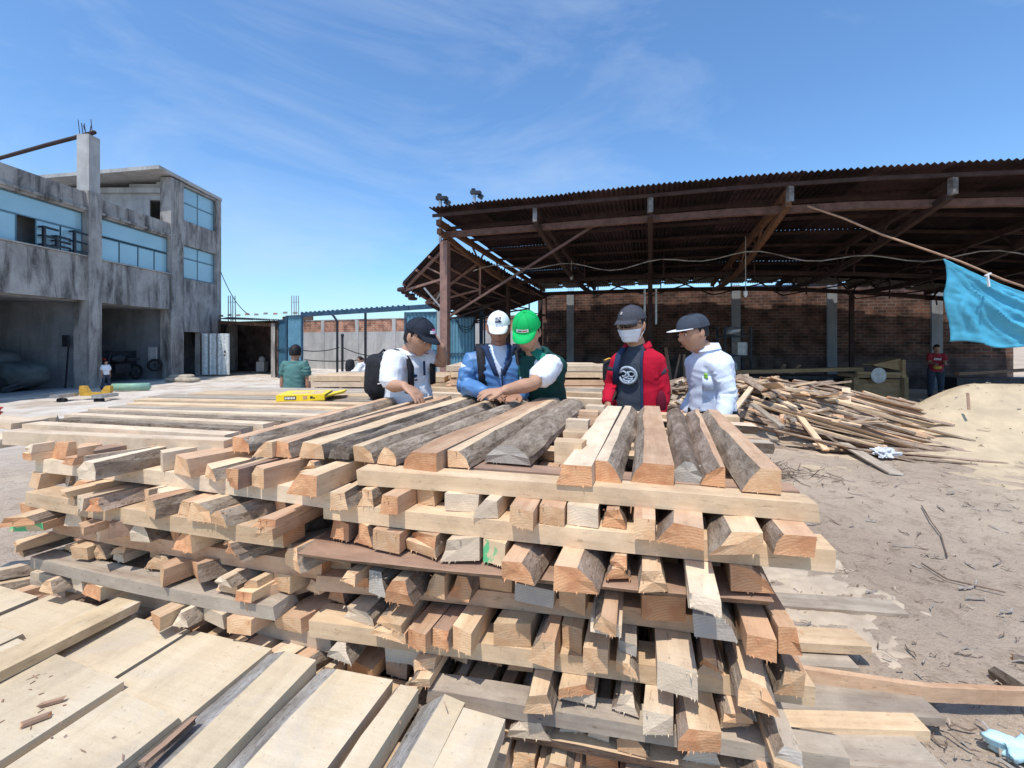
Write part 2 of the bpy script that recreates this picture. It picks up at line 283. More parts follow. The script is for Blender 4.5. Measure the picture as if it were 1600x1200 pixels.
# ------------------------------------------------------------------ mesh helpers
class MB:
    def __init__(s): s.v = []; s.f = []; s.m = []
    def add(s, vs, fs, m=0):
        o = len(s.v); s.v += [tuple(p) for p in vs]
        for f in fs: s.f.append(tuple(i+o for i in f)); s.m.append(m)
    def hexa(s, c, m=0):   # c: 8 corners, bottom 4 ccw then top 4 ccw
        s.add(c, [(3, 2, 1, 0), (4, 5, 6, 7), (0, 1, 5, 4), (1, 2, 6, 5), (2, 3, 7, 6), (3, 0, 4, 7)], m)
    def box(s, lo, hi, m=0):
        x0, y0, z0 = lo; x1, y1, z1 = hi
        s.hexa([(x0, y0, z0), (x1, y0, z0), (x1, y1, z0), (x0, y1, z0), (x0, y0, z1), (x1, y0, z1), (x1, y1, z1), (x0, y1, z1)], m)
    def obox(s, c, ax, ay, az, m=0):   # centre, half vectors
        c = V(c); q = []
        for k in (-1, 1):
            for i, j in ((-1, -1), (1, -1), (1, 1), (-1, 1)): q.append(c+ax*i+ay*j+az*k)
        s.hexa(q, m)
    def bar(s, p, q, w, h, m=0, up=UP):
        p = V(p); q = V(q); d = (q-p).normalized()
        sd = d.cross(up)
        if sd.length < 1e-3: sd = d.cross(V((1, 0, 0)))
        sd.normalize(); u = sd.cross(d).normalized()
        s.obox((p+q)/2, (q-p)/2, sd*(-w/2), u*(h/2), m)
    def rings(s, rings, m=0, cap=True, closed=True):
        n = len(rings[0]); o = len(s.v)
        for r in rings: s.v += [tuple(p) for p in r]
        for i in range(len(rings)-1):
            for j in range(n if closed else n-1):
                a = o+i*n+j; b = o+i*n+(j+1) % n
                s.f.append((a, b, b+n, a+n)); s.m.append(m)
        if cap:
            for k, rg in ((0, rings[0]), (len(rings)-1, rings[-1])):
                c = sum((V(p) for p in rg), V())/n; ci = len(s.v); s.v.append(tuple(c))
                for j in range(n):
                    a = o+k*n+j; b = o+k*n+(j+1) % n
                    s.f.append((b, a, ci) if k == 0 else (a, b, ci)); s.m.append(m)
    def tube(s, pts, r, n=8, m=0, flat=None):
        pts = [V(p) for p in pts]; rr = r if isinstance(r, (list, tuple)) else [r]*len(pts)
        d0 = (pts[1]-pts[0]).normalized(); ref = UP if abs(d0.z) < .9 else V((1, 0, 0))
        if flat is not None: ref = V(flat)
        side = d0.cross(ref).normalized(); rg = []
        def ring(c, d, rad, sd):
            u = sd.cross(d).normalized()
            ru = rad if flat is None else rad*.5
            return [c+sd*(math.cos(2*PI*k/n)*rad)+u*(math.sin(2*PI*k/n)*ru) for k in range(n)]
        for i, p in enumerate(pts):
            d = (pts[min(i+1, len(pts)-1)]-pts[max(i-1, 0)]).normalized()
            side = (side-d*side.dot(d)).normalized()
            if i == 0: rg.append(ring(p-d*rr[0]*.55, d, rr[0]*.62, side))
            rg.append(ring(p, d, rr[i], side))
            if i == len(pts)-1: rg.append(ring(p+d*rr[-1]*.55, d, rr[-1]*.62, side))
        s.rings(rg, m)
    def cyl(s, p, q, r, n=10, m=0):
        p = V(p); q = V(q); d = (q-p).normalized(); ref = UP if abs(d.z) < .9 else V((1, 0, 0)); a = d.cross(ref).normalized(); b = a.cross(d)
        s.rings([[c+a*(math.cos(2*PI*k/n)*r)+b*(math.sin(2*PI*k/n)*r) for k in range(n)] for c in (p, q)], m)
    def ellip(s, c, ax, ay, az, n=14, k=9, m=0, e=1.0):
        c = V(c); rg = []
        for i in range(1, k):
            t = PI*i/k; rg.append([c+ax*(math.copysign(abs(math.cos(2*PI*j/n))**e, math.cos(2*PI*j/n))*math.sin(t)**e)+ay*(math.copysign(abs(math.sin(2*PI*j/n))**e, math.sin(2*PI*j/n))*math.sin(t)**e)-az*(math.copysign(abs(math.cos(t))**e, math.cos(t))) for j in range(n)])
        s.rings(rg, m)
    def mesh(s, name, mats, smooth=False):
        me = bpy.data.meshes.new(name); me.from_pydata(s.v, [], s.f)
        for mt in (mats if isinstance(mats, (list, tuple)) else [mats]): me.materials.append(mt)
        me.polygons.foreach_set('material_index', s.m)
        if smooth: me.polygons.foreach_set('use_smooth', [True]*len(s.f))
        me.update(); return me
    def build(s, name, mats, parent=None, smooth=False, recalc=True):
        me = s.mesh(name, mats, smooth)
        if recalc:
            b = bmesh.new(); b.from_mesh(me); bmesh.ops.recalc_face_normals(b, faces=b.faces); b.to_mesh(me); b.free()
        return link(name, me, parent)
def link(name, me, parent=None):
    o = bpy.data.objects.new(name, me); col.objects.link(o)
    if parent is not None: o.parent = parent
    return o
def tag(o, label=None, cat=None, group=None, kind=None):
    if label: o['label'] = label
    if cat: o['category'] = cat
    if group: o['group'] = group
    if kind: o['kind'] = kind
    return o
def empty(name, loc, label=None, cat=None, group=None, rz=0):
    o = bpy.data.objects.new(name, None); o.location = loc; o.rotation_euler = (0, 0, rz); o.empty_display_size = .2; col.objects.link(o)
    return tag(o, label, cat, group)
def part(mb, name, mats, root, smooth=False):
    """geometry given in world coordinates, child of an Empty placed at root (unrotated)"""
    o = mb.build(name, mats, root, smooth)
    p = root
    off = V((0, 0, 0))
    while p is not None: off += p.location; p = p.parent
    for v in o.data.vertices: v.co -= off
    return o

# ================================================================== GROUND
def grid_sheet(name, x0, x1, y0, y1, nx, ny, fz, mt, smooth=True):
    vs_ = []; fs = []
    for j in range(ny+1):
        for i in range(nx+1):
            x = x0+(x1-x0)*i/nx; y = y0+(y1-y0)*j/ny; vs_.append((x, y, fz(x, y)))
    for j in range(ny):
        for i in range(nx):
            a = j*(nx+1)+i; fs.append((a, a+1, a+nx+2, a+nx+1))
    me = bpy.data.meshes.new(name); me.from_pydata(vs_, [], fs); me.materials.append(mt)
    if smooth: me.polygons.foreach_set('use_smooth', [True]*len(fs))
    return link(name, me)
def mat_ground():
    m, nt, bs = nodes_of('yard_dirt', .97, 0, .1)
    mpn = coords(nt, (1, 1, 1), False)
    n = tex_noise(nt, mpn, .45, 8, .6, .3); n2 = tex_noise(nt, mpn, 7, 10, .75, .8); n3 = tex_noise(nt, mpn, 42, 6, .7)
    c = ramp(nt, [(.3, (.41, .315, .24)), (.5, (.515, .405, .31)), (.66, (.61, .485, .36))]); nt.links.new(n.outputs['Fac'], c.inputs[0])
    r2 = ramp(nt, [(.3, (.66, .63, .6)), (.5, (1, 1, 1)), (.7, (1.06, 1.05, 1.03))]); nt.links.new(n2.outputs['Fac'], r2.inputs[0])
    cc = mixc(nt, 1, c.outputs[0], r2.outputs[0], 'MULTIPLY')
    r3 = ramp(nt, [(.3, (.5, .46, .43)), (.44, (1, 1, 1))]); nt.links.new(n3.outputs['Fac'], r3.inputs[0])
    cc = mixc(nt, .7, cc, r3.outputs[0], 'MULTIPLY')
    # pale sawdust-whitened earth to the left, in front of the building
    sx = nt.nodes.new('ShaderNodeSeparateXYZ'); nt.links.new(mpn.outputs[0], sx.inputs[0])
    mr = nt.nodes.new('ShaderNodeMapRange'); mr.inputs[1].default_value = -4.5; mr.inputs[2].default_value = -9.5
    nt.links.new(sx.outputs[0], mr.inputs[0])
    nm = nt.nodes.new('ShaderNodeMath'); nm.operation = 'MULTIPLY'; r4 = ramp(nt, [(.38, (.15, .15, .15)), (.58, (1, 1, 1))]); n5 = tex_noise(nt, mpn, 1.1, 7, .65, .5)
    nt.links.new(n5.outputs['Fac'], r4.inputs[0]); nt.links.new(mr.outputs[0], nm.inputs[0]); nt.links.new(r4.outputs[0], nm.inputs[1])
    cc = mixc(nt, nm.outputs[0], cc, (.70, .63, .55))
    nt.links.new(cc, bs.inputs['Base Color'])
    ad = nt.nodes.new('ShaderNodeMath'); nt.links.new(n2.outputs['Fac'], ad.inputs[0]); nt.links.new(n3.outputs['Fac'], ad.inputs[1]); bump(nt, bs, ad.outputs[0], .8, .03)
    return m
GROUND = mat_ground()
def fz_near(x, y):
    z = gz(x, y)
    e = min(1, (x+16)/1.0, (15.9-x)/1.0, (y+6)/1.0, (23.9-y)/1.0); e = max(e, 0)
    k = noise.noise(V((x*.8, y*.8, 0)))*.025 + noise.noise(V((x*3, y*3, 5)))*.014 + noise.noise(V((x*8, y*8, 9)))*.008
    if x < -14.2: k = 0
    return z + k*e
g1 = grid_sheet('ground', -16, 16, -6, 24, 400, 375, fz_near, GROUND); tag(g1, kind='structure')
mb = MB()
for (a, b, c, d) in ((-300, 300, 24, 500), (-300, 300, -200, -6), (-300, -16, -6, 24), (16, 300, -6, 24)):
    def zz(y): return gz(0, y)
    mb.add([(a, c, zz(c)), (b, c, zz(c)), (b, 9 if c == -6 else d, zz(9 if c == -6 else d)), (a, 9 if c == -6 else d, zz(9 if c == -6 else d))], [(0, 1, 2, 3)])
    if c == -6: mb.add([(a, 9, -.1), (b, 9, -.1), (b, d, -.1), (a, d, -.1)], [(0, 1, 2, 3)])
o = mb.build('ground', GROUND, None, recalc=False); tag(o, kind='structure')

# ================================================================== LEFT BUILDING
FX = -14.7
bld = empty('concrete_building', (FX, 15.5, -.1), 'unfinished grey concrete three storey building with blue glass windows and open garages', 'building')
def bb(name, lo, hi, mt=CONC, parent=bld):
    m = MB(); m.box(lo, hi); return part(m, name, mt, parent)
T = .3
bb('spandrel_wall', (FX-T, 8, 2.95), (FX, 15.45, 4.45)); bb('spandrel_wall', (FX-T, 15.95, 2.92), (FX, 19.25, 4.42))
bb('parapet', (FX-T, 8, 5.98), (FX, 15.45, 6.68)); bb('parapet', (FX-T, 15.95, 5.98), (FX, 19.25, 6.62))
bb('ledge', (FX-.1, 8, 6.05), (FX+.06, 15.45, 6.14)); bb('ledge', (FX-.1, 15.95, 6.05), (FX+.06, 19.25, 6.14))
bb('ledge', (FX-.1, 8, 4.46), (FX+.05, 15.45, 4.5), CONCL); bb('ledge', (FX-.1, 15.95, 4.43), (FX+.05, 19.25, 4.47), CONCL)
bb('pillar', (FX-.42, 15.452, -.12), (FX+.1, 15.948, 6.75)); bb('roof_column', (FX-.36, 15.5, 6.75), (FX+.06, 15.92, 8.72), CONCL)
bb('pillar', (FX-.42, 19.252, -.12), (FX+.05, 20.0, 8.6)); bb('pillar', (FX-.42, 22.25, -.12), (FX+.03, 22.6, 8.6))
bb('pillar', (FX-.42, 7.6, -.12), (FX+.1, 7.998, 6.75))
bb('wall', (FX-T, 20.002, 1.98), (FX, 22.248, 4.38)); bb('wall', (FX-T, 21.2, -.12), (FX, 22.248, 1.978))
bb('wall', (FX-T, 20.002, 5.88), (FX, 22.248, 6.98)); bb('wall', (FX-T, 20.002, 8.52), (FX, 22.248, 8.6))
bb('end_wall', (FX-8, 22.3, -.12), (FX-.422, 22.6, 8.6))
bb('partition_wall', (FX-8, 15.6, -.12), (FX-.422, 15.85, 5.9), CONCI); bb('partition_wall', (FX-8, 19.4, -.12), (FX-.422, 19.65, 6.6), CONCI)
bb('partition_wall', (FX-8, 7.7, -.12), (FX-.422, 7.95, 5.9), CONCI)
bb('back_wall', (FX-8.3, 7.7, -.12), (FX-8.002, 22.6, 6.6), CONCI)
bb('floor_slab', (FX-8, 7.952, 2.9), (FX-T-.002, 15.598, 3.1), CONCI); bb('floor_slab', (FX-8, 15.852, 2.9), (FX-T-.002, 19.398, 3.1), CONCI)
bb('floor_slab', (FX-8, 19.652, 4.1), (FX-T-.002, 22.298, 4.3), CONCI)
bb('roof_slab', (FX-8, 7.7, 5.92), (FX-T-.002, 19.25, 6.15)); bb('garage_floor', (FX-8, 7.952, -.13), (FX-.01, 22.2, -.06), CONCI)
# penthouse
bb('penthouse_wall', (FX-5, 19.66, 6.61), (FX-2.1, 19.86, 8.3), CONCL); bb('penthouse_wall', (FX-.9, 19.66, 7.75), (FX-.422, 19.86, 8.55), CONCL)
bb('penthouse_wall', (FX-2.1, 19.66, 7.75), (FX-.9, 19.86, 8.45), CONCL); bb('penthouse_wall', (FX-5, 19.86, 6.61), (FX-4.8, 22.3, 8.2), CONCL)
bb('door_leaf', (FX-2.1, 19.6, 6.62), (FX-1.15, 19.65, 7.75), CONCL)
bb('beam', (FX-5, 19.5, 8.02), (FX-.43, 19.655, 8.24), CONCL)
m = MB(); q = [(FX-5.2, 18.6, 8.28), (FX+.04, 18.6, 8.72), (FX+.04, 22.65, 8.62), (FX-5.2, 22.65, 8.28)]
m.hexa(q+[(x, y, z+.15) for x, y, z in q]); part(m, 'roof_slab', CONCL, bld)
# glass
def pane(y0, y1, z0, z1, parent=bld, n=1, mt=GLASSB):
    w = bpy.data.objects.new('window', None); col.objects.link(w); w.parent = parent; w.location = (0, 0, 0)
    m = MB(); m.box((FX-.14, y0+.02, z0+.02), (FX-.125, y1-.02, z1-.02)); part(m, 'pane', mt, w)
    m = MB()
    for a, b in (((y0, z0), (y1, z0)), ((y0, z1), (y1, z1))): m.box((FX-.145, a[0], a[1]-.012), (FX-.11, b[0], a[1]+.012))
    for yy in (y0, y1): m.box((FX-.143, yy-.012, z0), (FX-.112, yy+.012, z1))
    part(m, 'frame', WFRAME, w)
ys = [8, 9.6, 11.2, 12.86, 13.38, 13.95, 14.7, 15.43]
for a, b in zip(ys, ys[1:]):
    if not (a > 12.9 and b < 14): pane(a, b, 4.52, 5.33)
m = MB(); m.box((FX-.9, 13.4, 4.5), (FX-.85, 13.9, 5.33)); part(m, 'room_shade_panel', DARKIN, bld)  # near-black panel paints the shade of the room behind the missing pane
ys = [15.97, 16.9, 17.75, 18.55, 19.23]
for a, b in zip(ys, ys[1:]): pane(a, b, 4.49, 5.28)
for a, b in ((8, 11.8), (11.82, 15.43), (15.97, 19.23)): pane(a, b, 5.35, 5.95)
for a, b in ((20.02, 21.1), (21.12, 22.23)):
    pane(a, b, 4.42, 5.3); pane(a, b, 5.32, 5.86); pane(a, b, 7.0, 7.8); pane(a, b, 7.82, 8.5)
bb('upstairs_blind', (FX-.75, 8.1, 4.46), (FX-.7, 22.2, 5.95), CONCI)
# dark bars standing in front of the glass
m = MB()
for (y0, zs) in ((14.02, (4.55, 5.15)), (14.42, (4.6, 4.95)), (15.0, (4.55, 5.25))):
    m.bar((FX+.05, y0, zs[0]-.05), (FX+.05, y0, zs[1]), .07, .07)
    for z in (zs[0]+.02, (zs[0]+zs[1])/2, zs[1]-.03): m.bar((FX+.05, y0, z), (FX+.12, y0+.38, z-.03), .06, .06); m.bar((FX-.12, y0, z), (FX+.05, y0, z), .05, .05)
part(m, 'dark_bar', DARKM, bld)
m = MB()
for i in range(6):
    x = FX-.3+.07*i; m.bar((x, 15.55+.05*(i % 3), 8.7), (x+rnd.uniform(-.08, .08), 15.6+rnd.uniform(-.12, .12), 9.15+rnd.uniform(-.1, .15)), .018, .018)
part(m, 'rebar', RUST, bld)
# open tin door
dr = bpy.data.objects.new('door', None); col.objects.link(dr); dr.parent = bld; dr.location = (0, 0, 0)
m = MB(); rg = []
for i in range(37):
    x = i/36*1.28; d = .02*(1 if (i % 6) in (0, 1, 2) else -1)
    rg.append([(FX+.08+x, 21.12+d, -.02), (FX+.08+x, 21.15+d, -.02), (FX+.08+x, 21.15+d, 1.92), (FX+.08+x, 21.12+d, 1.92)])
m.rings(rg); part(m, 'door_leaf', DOORW, dr)
m = MB()
for x in (.03, .42, .8): m.bar((FX+x+.02, 21.085, -.02), (FX+x+.02, 21.085, 1.93), .045, .02)
part(m, 'rusty_edge', RUST, dr)
m = MB(); m.bar((FX+1.2, 21.07, 1.0), (FX+1.2, 21.07, 1.12), .05, .04); m.cyl((FX+1.2, 21.08, .9), (FX+1.2, 21.03, .9), .035); part(m, 'latch', DARKM, dr)
# roof pipe
m = MB(); m.tube([P(-150, 295, 19.5), P(0, 247, 17.6), P(75, 226, 16.5), P(140, 209, 15.7), (FX+.16, 15.6, 8.82)], .07, 8)
tag(m.build('roof_pipe', RUST, None, True), 'long rusty steel pipe leaning on top of the concrete roof column', 'pipe')
# power cable
def catenary(a, b, sag, n=10): return [a.lerp(b, i/n)-V((0, 0, sag*4*(i/n)*(1-i/n))) for i in range(n+1)]
m = MB(); m.tube(catenary(P(345, 425, 22.5), P(390, 492, 21), .35), .018, 5)
tag(m.build('power_cable', BLACK, None), 'thin dark cable drooping from the grey building corner to the low shed roof', 'cable')

# ---- things in the garages
gr = empty('covered_car', P(70, 618, 15), 'car under a grey green cover at the back of the left garage', 'car')
m = MB()
def lump(m, c, rx, ry, rz_, amp, seed, n=26, k=16, mi=0, e=.75, fq=1.0):
    c = V(c); m2 = MB(); m2.ellip(c, V((rx, 0, 0)), V((0, ry, 0)), V((0, 0, rz_)), n, k, mi, e)
    for i, p in enumerate(m2.v):
        q = V(p); nn = noise.noise(q*2.2*fq+V((seed, 0, 0)))+.5*noise.noise(q*6*fq+V((seed, 3, 0)))
        d = (q-c); q = q + d*amp*nn; m2.v[i] = (q.x, q.y, max(q.z, c.z-rz_*.9))
    m.add(m2.v, m2.f, mi)
lump(m, (-17.1, 14.5, .42), 1.9, .7, .5, .12, 1); lump(m, (-17.2, 14.5, .85), 1.1, .6, .45, .12, 2); part(m, 'cover', CARG, gr, True)
m = MB()
for x in (-18.1, -16.0): m.cyl((x, 13.75, .2), (x, 13.95, .2), .28, 16)
part(m, 'wheel', RUBBER, gr)
m = MB(); m.box((-14.4-2.1, 12.9, -.06), (-14.4-1.3, 13.7, .35)); m.box((-16.3, 13.0, .35), (-15.75, 13.5, .55), 0)
tag(m.build('box', SACKM), 'brown cardboard boxes on the left garage floor below the blue crate', 'box')
m = MB(); x0, y0, z0 = -16.55, 12.95, .56
m.box((x0, y0, z0), (x0+.9, y0+.6, z0+.04))
for a, b in (((x0, y0), (x0+.9, y0+.03)), ((x0, y0+.57), (x0+.9, y0+.6)), ((x0, y0+.032), (x0+.03, y0+.568)), ((x0+.87, y0+.032), (x0+.9, y0+.568))):
    for z in (z0+.06, z0+.18, z0+.3): m.box((a[0], a[1], z), (b[0], b[1], z+.08))
tag(m.build('crate', CRATEB), 'blue slatted crate on boxes in the left garage', 'crate')
m = MB()
for i in range(7): m.bar((-15.6-rnd.random()*1.2, 13.6+rnd.random(), -.04), (-15.3-rnd.random(), 13.9+rnd.random(), .1+.2*rnd.random()), .12, .08)
tag(m.build('scrap_metal', DARKM), 'dark scrap pieces heaped on the left garage floor', 'scrap', kind='stuff')
m = MB(); m.bar((-15.25, 15.3, -.06), (-15.25, 15.42, 1.6), .035, .035); m.box((-15.35, 15.28, 1.35), (-15.15, 15.36, 1.75))
tag(m.build('shovel', DARKM), 'long handled shovel leaning on the garage wall left of the pillar', 'shovel')
# motorcycle in second garage
mc = empty('cargo_motorcycle', (-15.9, 18.2, -.06), 'dark cargo motorcycle with a red tail light parked in the middle garage', 'motorcycle')
def wheel(c, r, root, ax=V((1, 0, 0)), w=.05):
    m = MB(); rg = []
    b = ax.cross(UP).normalized()
    for i in range(20):
        t = 2*PI*i/20; rad = (b*math.cos(t)+UP*math.sin(t)); rg.append([V(c)+rad*(r+math.cos(2*PI*k/8)*w)+ax*(math.sin(2*PI*k/8)*w) for k in range(8)])
    rg.append(rg[0]); m.rings(rg, 0, cap=False)
    for i in range(8):
        t = 2*PI*i/8; m.bar(V(c), V(c)+(b*math.cos(t)+UP*math.sin(t))*r, .012, .012)
    part(m, 'wheel', RUBBER, root, True)
wheel((-15.6, 17.2, .28), .27, mc); wheel((-15.6, 18.6, .28), .27, mc); wheel((-14.95, 18.75, .55), .22, mc, V((.6, -.8, 0)))
m = MB(); m.tube([(-15.6, 17.25, .4), (-15.6, 17.35, .95), (-15.6, 17.4, 1.12)], .04); m.tube([(-15.95, 17.5, 1.1), (-15.6, 17.35, 1.15), (-15.25, 17.5, 1.1)], .025)
m.ellip((-15.6, 17.75, .85), V((.16, 0, 0)), V((0, .32, 0)), V((0, 0, .18))); m.box((-15.75, 18.0, .75), (-15.45, 18.6, .86)); m.box((-15.72, 17.5, .3), (-15.48, 18.2, .65))
part(m, 'frame', DARKM, mc)
m = MB(); m.box((-16.6, 16.9, .5), (-15.85, 18.9, 1.15)); m.box((-16.5, 17.1, 1.15), (-15.95, 17.9, 1.35)); part(m, 'cargo_box', DARKM, mc)
m = MB(); m.box((-15.35, 18.9, .7), (-15.0, 18.94, 1.3)); part(m, 'panel', CONCL, mc)
m = MB(); m.ellip((-15.6, 17.12, .85), V((.08, 0, 0)), V((0, .04, 0)), V((0, 0, .05))); part(m, 'tail_light', REDP, mc)
m = MB(); m.ellip((-15.95, 17.1, 1.28), V((.13, 0, 0)), V((0, .13, 0)), V((0, 0, .13))); part(m, 'helmet', WHITEP, mc)
m = MB(); a = P(176, 601, 14.6); m.cyl((a.x, a.y, .04), (a.x+.95, a.y+.25, .04), .12, 16); m.ellip((a.x+.95, a.y+.25, .04), V((.06, 0, 0)), V((0, .12, 0)), V((0, 0, .12)))
tag(m.build('gas_cylinder', CYL, None, True), 'pale green gas cylinder lying on the ground by the middle garage', 'cylinder')
m = MB()
for i in range(5): lump(m, (-13.6+.35*(i % 3), 18.0+.2*(i//3), .0+.1*(i//3)), .32, .22, .1, .25, i*3, 14, 8)
tag(m.build('sack_pile', SACKM, None, True), 'low heap of empty brown sacks beside the doorway pillar', 'sacks')
# pallet jack
pj = empty('pallet_jack', P(150, 604, 12.6), 'yellow hand pallet jack standing on the pale dirt before the pillar', 'pallet jack')
c0 = V((P(150, 604, 12.6).x, 12.6, -.1)); S = 12.6/700
m = MB(); m.box((c0.x-.42, 12.55, .0), (c0.x+.42, 12.65, .1)); part(m, 'frame', YELP, pj)
for s in (-1, 1):
    m = MB(); q = [(c0.x+s*.3-.14, 12.55, .1), (c0.x+s*.3+.14, 12.55, .1), (c0.x+s*.3+.14, 12.65, .1), (c0.x+s*.3-.14, 12.65, .1)]
    m.hexa(q+[(c0.x+s*.36-.06, 12.55, .28), (c0.x+s*.36+.08, 12.55, .28), (c0.x+s*.36+.08, 12.65, .28), (c0.x+s*.36-.06, 12.65, .28)]); part(m, 'upright', YELP, pj)
    m = MB(); m.box((c0.x+s*.56-.13, 12.0, .0), (c0.x+s*.56+.13, 12.54, .09)); part(m, 'fork', STEEL, pj)
    m = MB(); m.cyl((c0.x+s*.5-.05, 12.1, -.06), (c0.x+s*.5+.15, 12.1, -.06), .06, 12); part(m, 'wheel', RUBBER, pj)
# red crates at left edge
rc = empty('red_stack', P(-5, 648, 8.5), 'stacked red plastic tubs at the left edge of the yard', 'tubs')
for i in range(4):
    m = MB(); b = P(-6, 648, 8.5); q = lambda r_, z: [(b.x-.12+r_*math.cos(t*PI/6), b.y+r_*math.sin(t*PI/6), z) for t in range(12)]
    z = gz(b.x, b.y)+.02+i*.085; m.rings([q(.13, z), q(.16, z+.06), q(.175, z+.06), q(.175, z+.075)]); part(m, 'tub', REDP, rc, False)

# ================================================================== LOW SHED + GATES + OUTER WALL
ls = empty('side_shed', P(390, 600, 21.5), 'low dark side shed with rusty tin roof between grey building and blue gate', 'shed')
A0 = P(345, 600, 22.3); A0.z = -.12; A1 = P(430, 600, 20.6); A1.z = -.12
dv = (A1-A0).normalized(); back = V((-dv.y, dv.x, 0))
back = V((A1.x, A1.y, 0)).normalized()
m = MB(); m.obox((A0+A1)/2+back*4+V((0, 0, 1.4)), (A1-A0)/2, back*.1, UP*1.4); o = part(m, 'back_wall', BRICKM, ls)
m = MB(); m.bar(A0+back*2.2+V((0, 0, 1.3)), A0+back*2.2+V((0, 0, 1.31)), .1, .1); part(m, 'tie_rod', RUST, ls)
m = MB(); m.obox(A0-dv*.1+back*2+V((0, 0, 1.35)), dv*.1, back*2, UP*1.35); part(m, 'side_wall', BRICKM, ls)
m = MB(); m.obox(A1+dv*.1+back*2+V((0, 0, 1.3)), dv*.1, back*2, UP*1.3); part(m, 'side_wall', BRICKM, ls)
m = MB(); m.obox(A1-dv*.15+V((0, 0, 1.25)), dv*.14, back*.14, UP*1.25); part(m, 'brick_pillar', CONC, ls)
m = MB(); m.bar(A0+V((0, 0, 2.62)), A1+V((0, 0, 2.42)), .12, .16); part(m, 'front_beam', RUSTO, ls)
def corrug(m, a, b, c, d, n, amp, th=.006, mi=0):
    """sheet a(front-left) b(front-right) c(rear-right) d(rear-left), ribs run front to rear"""
    a, b, c, d = map(V, (a, b, c, d)); nor = (b-a).cross(d-a).normalized(); rg = []
    for i in range(n+1):
        t = i/n; off = nor*(amp*math.sin(i*PI/2)); p = a.lerp(b, t)+off; q = d.lerp(c, t)+off
        rg.append([p, q, q+nor*th, p+nor*th])
    m.rings(rg, mi, cap=True)
for i in range(4):
    t0, t1 = i/4+.003, (i+1)/4-.003
    f0 = A0.lerp(A1+dv*.9, t0)-back*.35; f1 = A0.lerp(A1+dv*.9, t1)-back*.35; r0 = f0+back*4.6; r1 = f1+back*4.6
    z0 = 2.78-.25*t0; z1 = 2.78-.25*t1
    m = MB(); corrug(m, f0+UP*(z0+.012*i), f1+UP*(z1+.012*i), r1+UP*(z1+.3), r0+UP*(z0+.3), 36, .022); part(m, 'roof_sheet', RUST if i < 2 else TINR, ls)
m = MB(); m.obox(A1+dv*1.5+back*.6+V((0, 0, 2.72)), dv*1.0, back*.14, UP*.1); part(m, 'brick_course', BRICKM, ls)
for i in range(9):
    m = MB(); t = i/9; m.obox(A0.lerp(A1+dv*2, t)+back*.2+UP*(2.95+.03*(i % 2)), dv*.15, back*.08, UP*.04); part(m, 'brick', BRICKL if i % 3 == 0 else CONC, ls)
m = MB(); c = A0.lerp(A1, .75)+back*2.5; m.ellip(c+UP*.7, V((.16, 0, 0)), V((0, .16, 0)), V((0, 0, .2))); m.box((c.x-.2, c.y-.2, .0), (c.x+.2, c.y+.2, .5))
tag(m.build('stove_pot', CONCL), 'grey bucket on a block inside the dark side shed', 'bucket')
def gate_panel(name, p, q, z0, z1, mt, label, cat='gate', group=None, ribs=8):
    p = V(p); q = V(q); p.z = q.z = 0; root = empty(name, (p.x, p.y, z0), label, cat, group)
    d = (q-p); n = V((-d.y, d.x, 0)).normalized(); k = ribs*4; rg = []
    for i in range(k+1):
        off = n*(.02 if i % 4 in (0, 1) else -.01); a = p.lerp(q, i/k)+off; rg.append([a+UP*z0, a+n*.01+UP*z0, a+n*.01+UP*z1, a+UP*z1])
    m = MB(); m.rings(rg); part(m, 'sheet', mt, root)
    m = MB(); s = -n if n.y > 0 else n
    for z in (z0+.03, z1-.03, (z0+z1)/2): m.bar(p+s*.04+UP*z, q+s*.04+UP*z, .04, .05)
    for e in (p, q): m.bar(e+s*.045+UP*z0, e+s*.045+UP*z1, .05, .05)
    part(m, 'frame', GATEF, root); return root
gate_panel('metal_gate', P(433, 600, 20.8), P(449, 600, 18.8), -.1, 2.5, GATED, 'shade-darkened blue sheet metal gate leaf beside the low shed')
gate_panel('metal_gate', P(449, 600, 18.7), P(473, 600, 18.2), -.1, 2.62, GATEB, 'light blue sheet metal gate leaf behind the man in teal shirt')
gate_panel('metal_gate', P(634, 600, 15.6), P(684, 600, 15.2), -.1, 2.55, GATEB, 'light blue metal gate leaf left of the brown shed post')
gate_panel('metal_gate', P(702, 600, 15.0), P(742, 600, 14.8), -.1, 2.35, GATEB, 'light blue metal gate leaf right of the brown shed post')
m = MB(); m.obox(P(688, 560, 15.1)*1, V((.1, 0, 0)), V((0, .1, 0)), UP*1.6); tag(m.build('gate_post', CONCL), 'grey concrete gate post behind the brown shed post', 'post')
m = MB(); m.obox(P(752, 545, 15.6), V((.06, 0, 0)), V((0, .06, 0)), UP*1.9); m.obox(P(757, 545, 15.4), V((.03, 0, 0)), V((0, .03, 0)), UP*1.2); tag(m.build('gate_post', GATEF), 'narrow dark blue gate post behind the man in white cap', 'post')
m = MB(); a = P(472, 492, 18.2); b = P(640, 481, 15.6); c = P(700, 477, 15.0); m.bar(a, b, .14, .16); m.bar(b+V((.01, 0, .002)), c, .13, .155)
for i in range(22): q = a.lerp(b, i/22); m.box((q.x-.03, q.y-.05, q.z+.08), (q.x+.03, q.y+.05, q.z+.12))
tag(m.build('gate_beam', GATEF), 'dark blue steel beam spanning over the open yard gateway', 'beam')
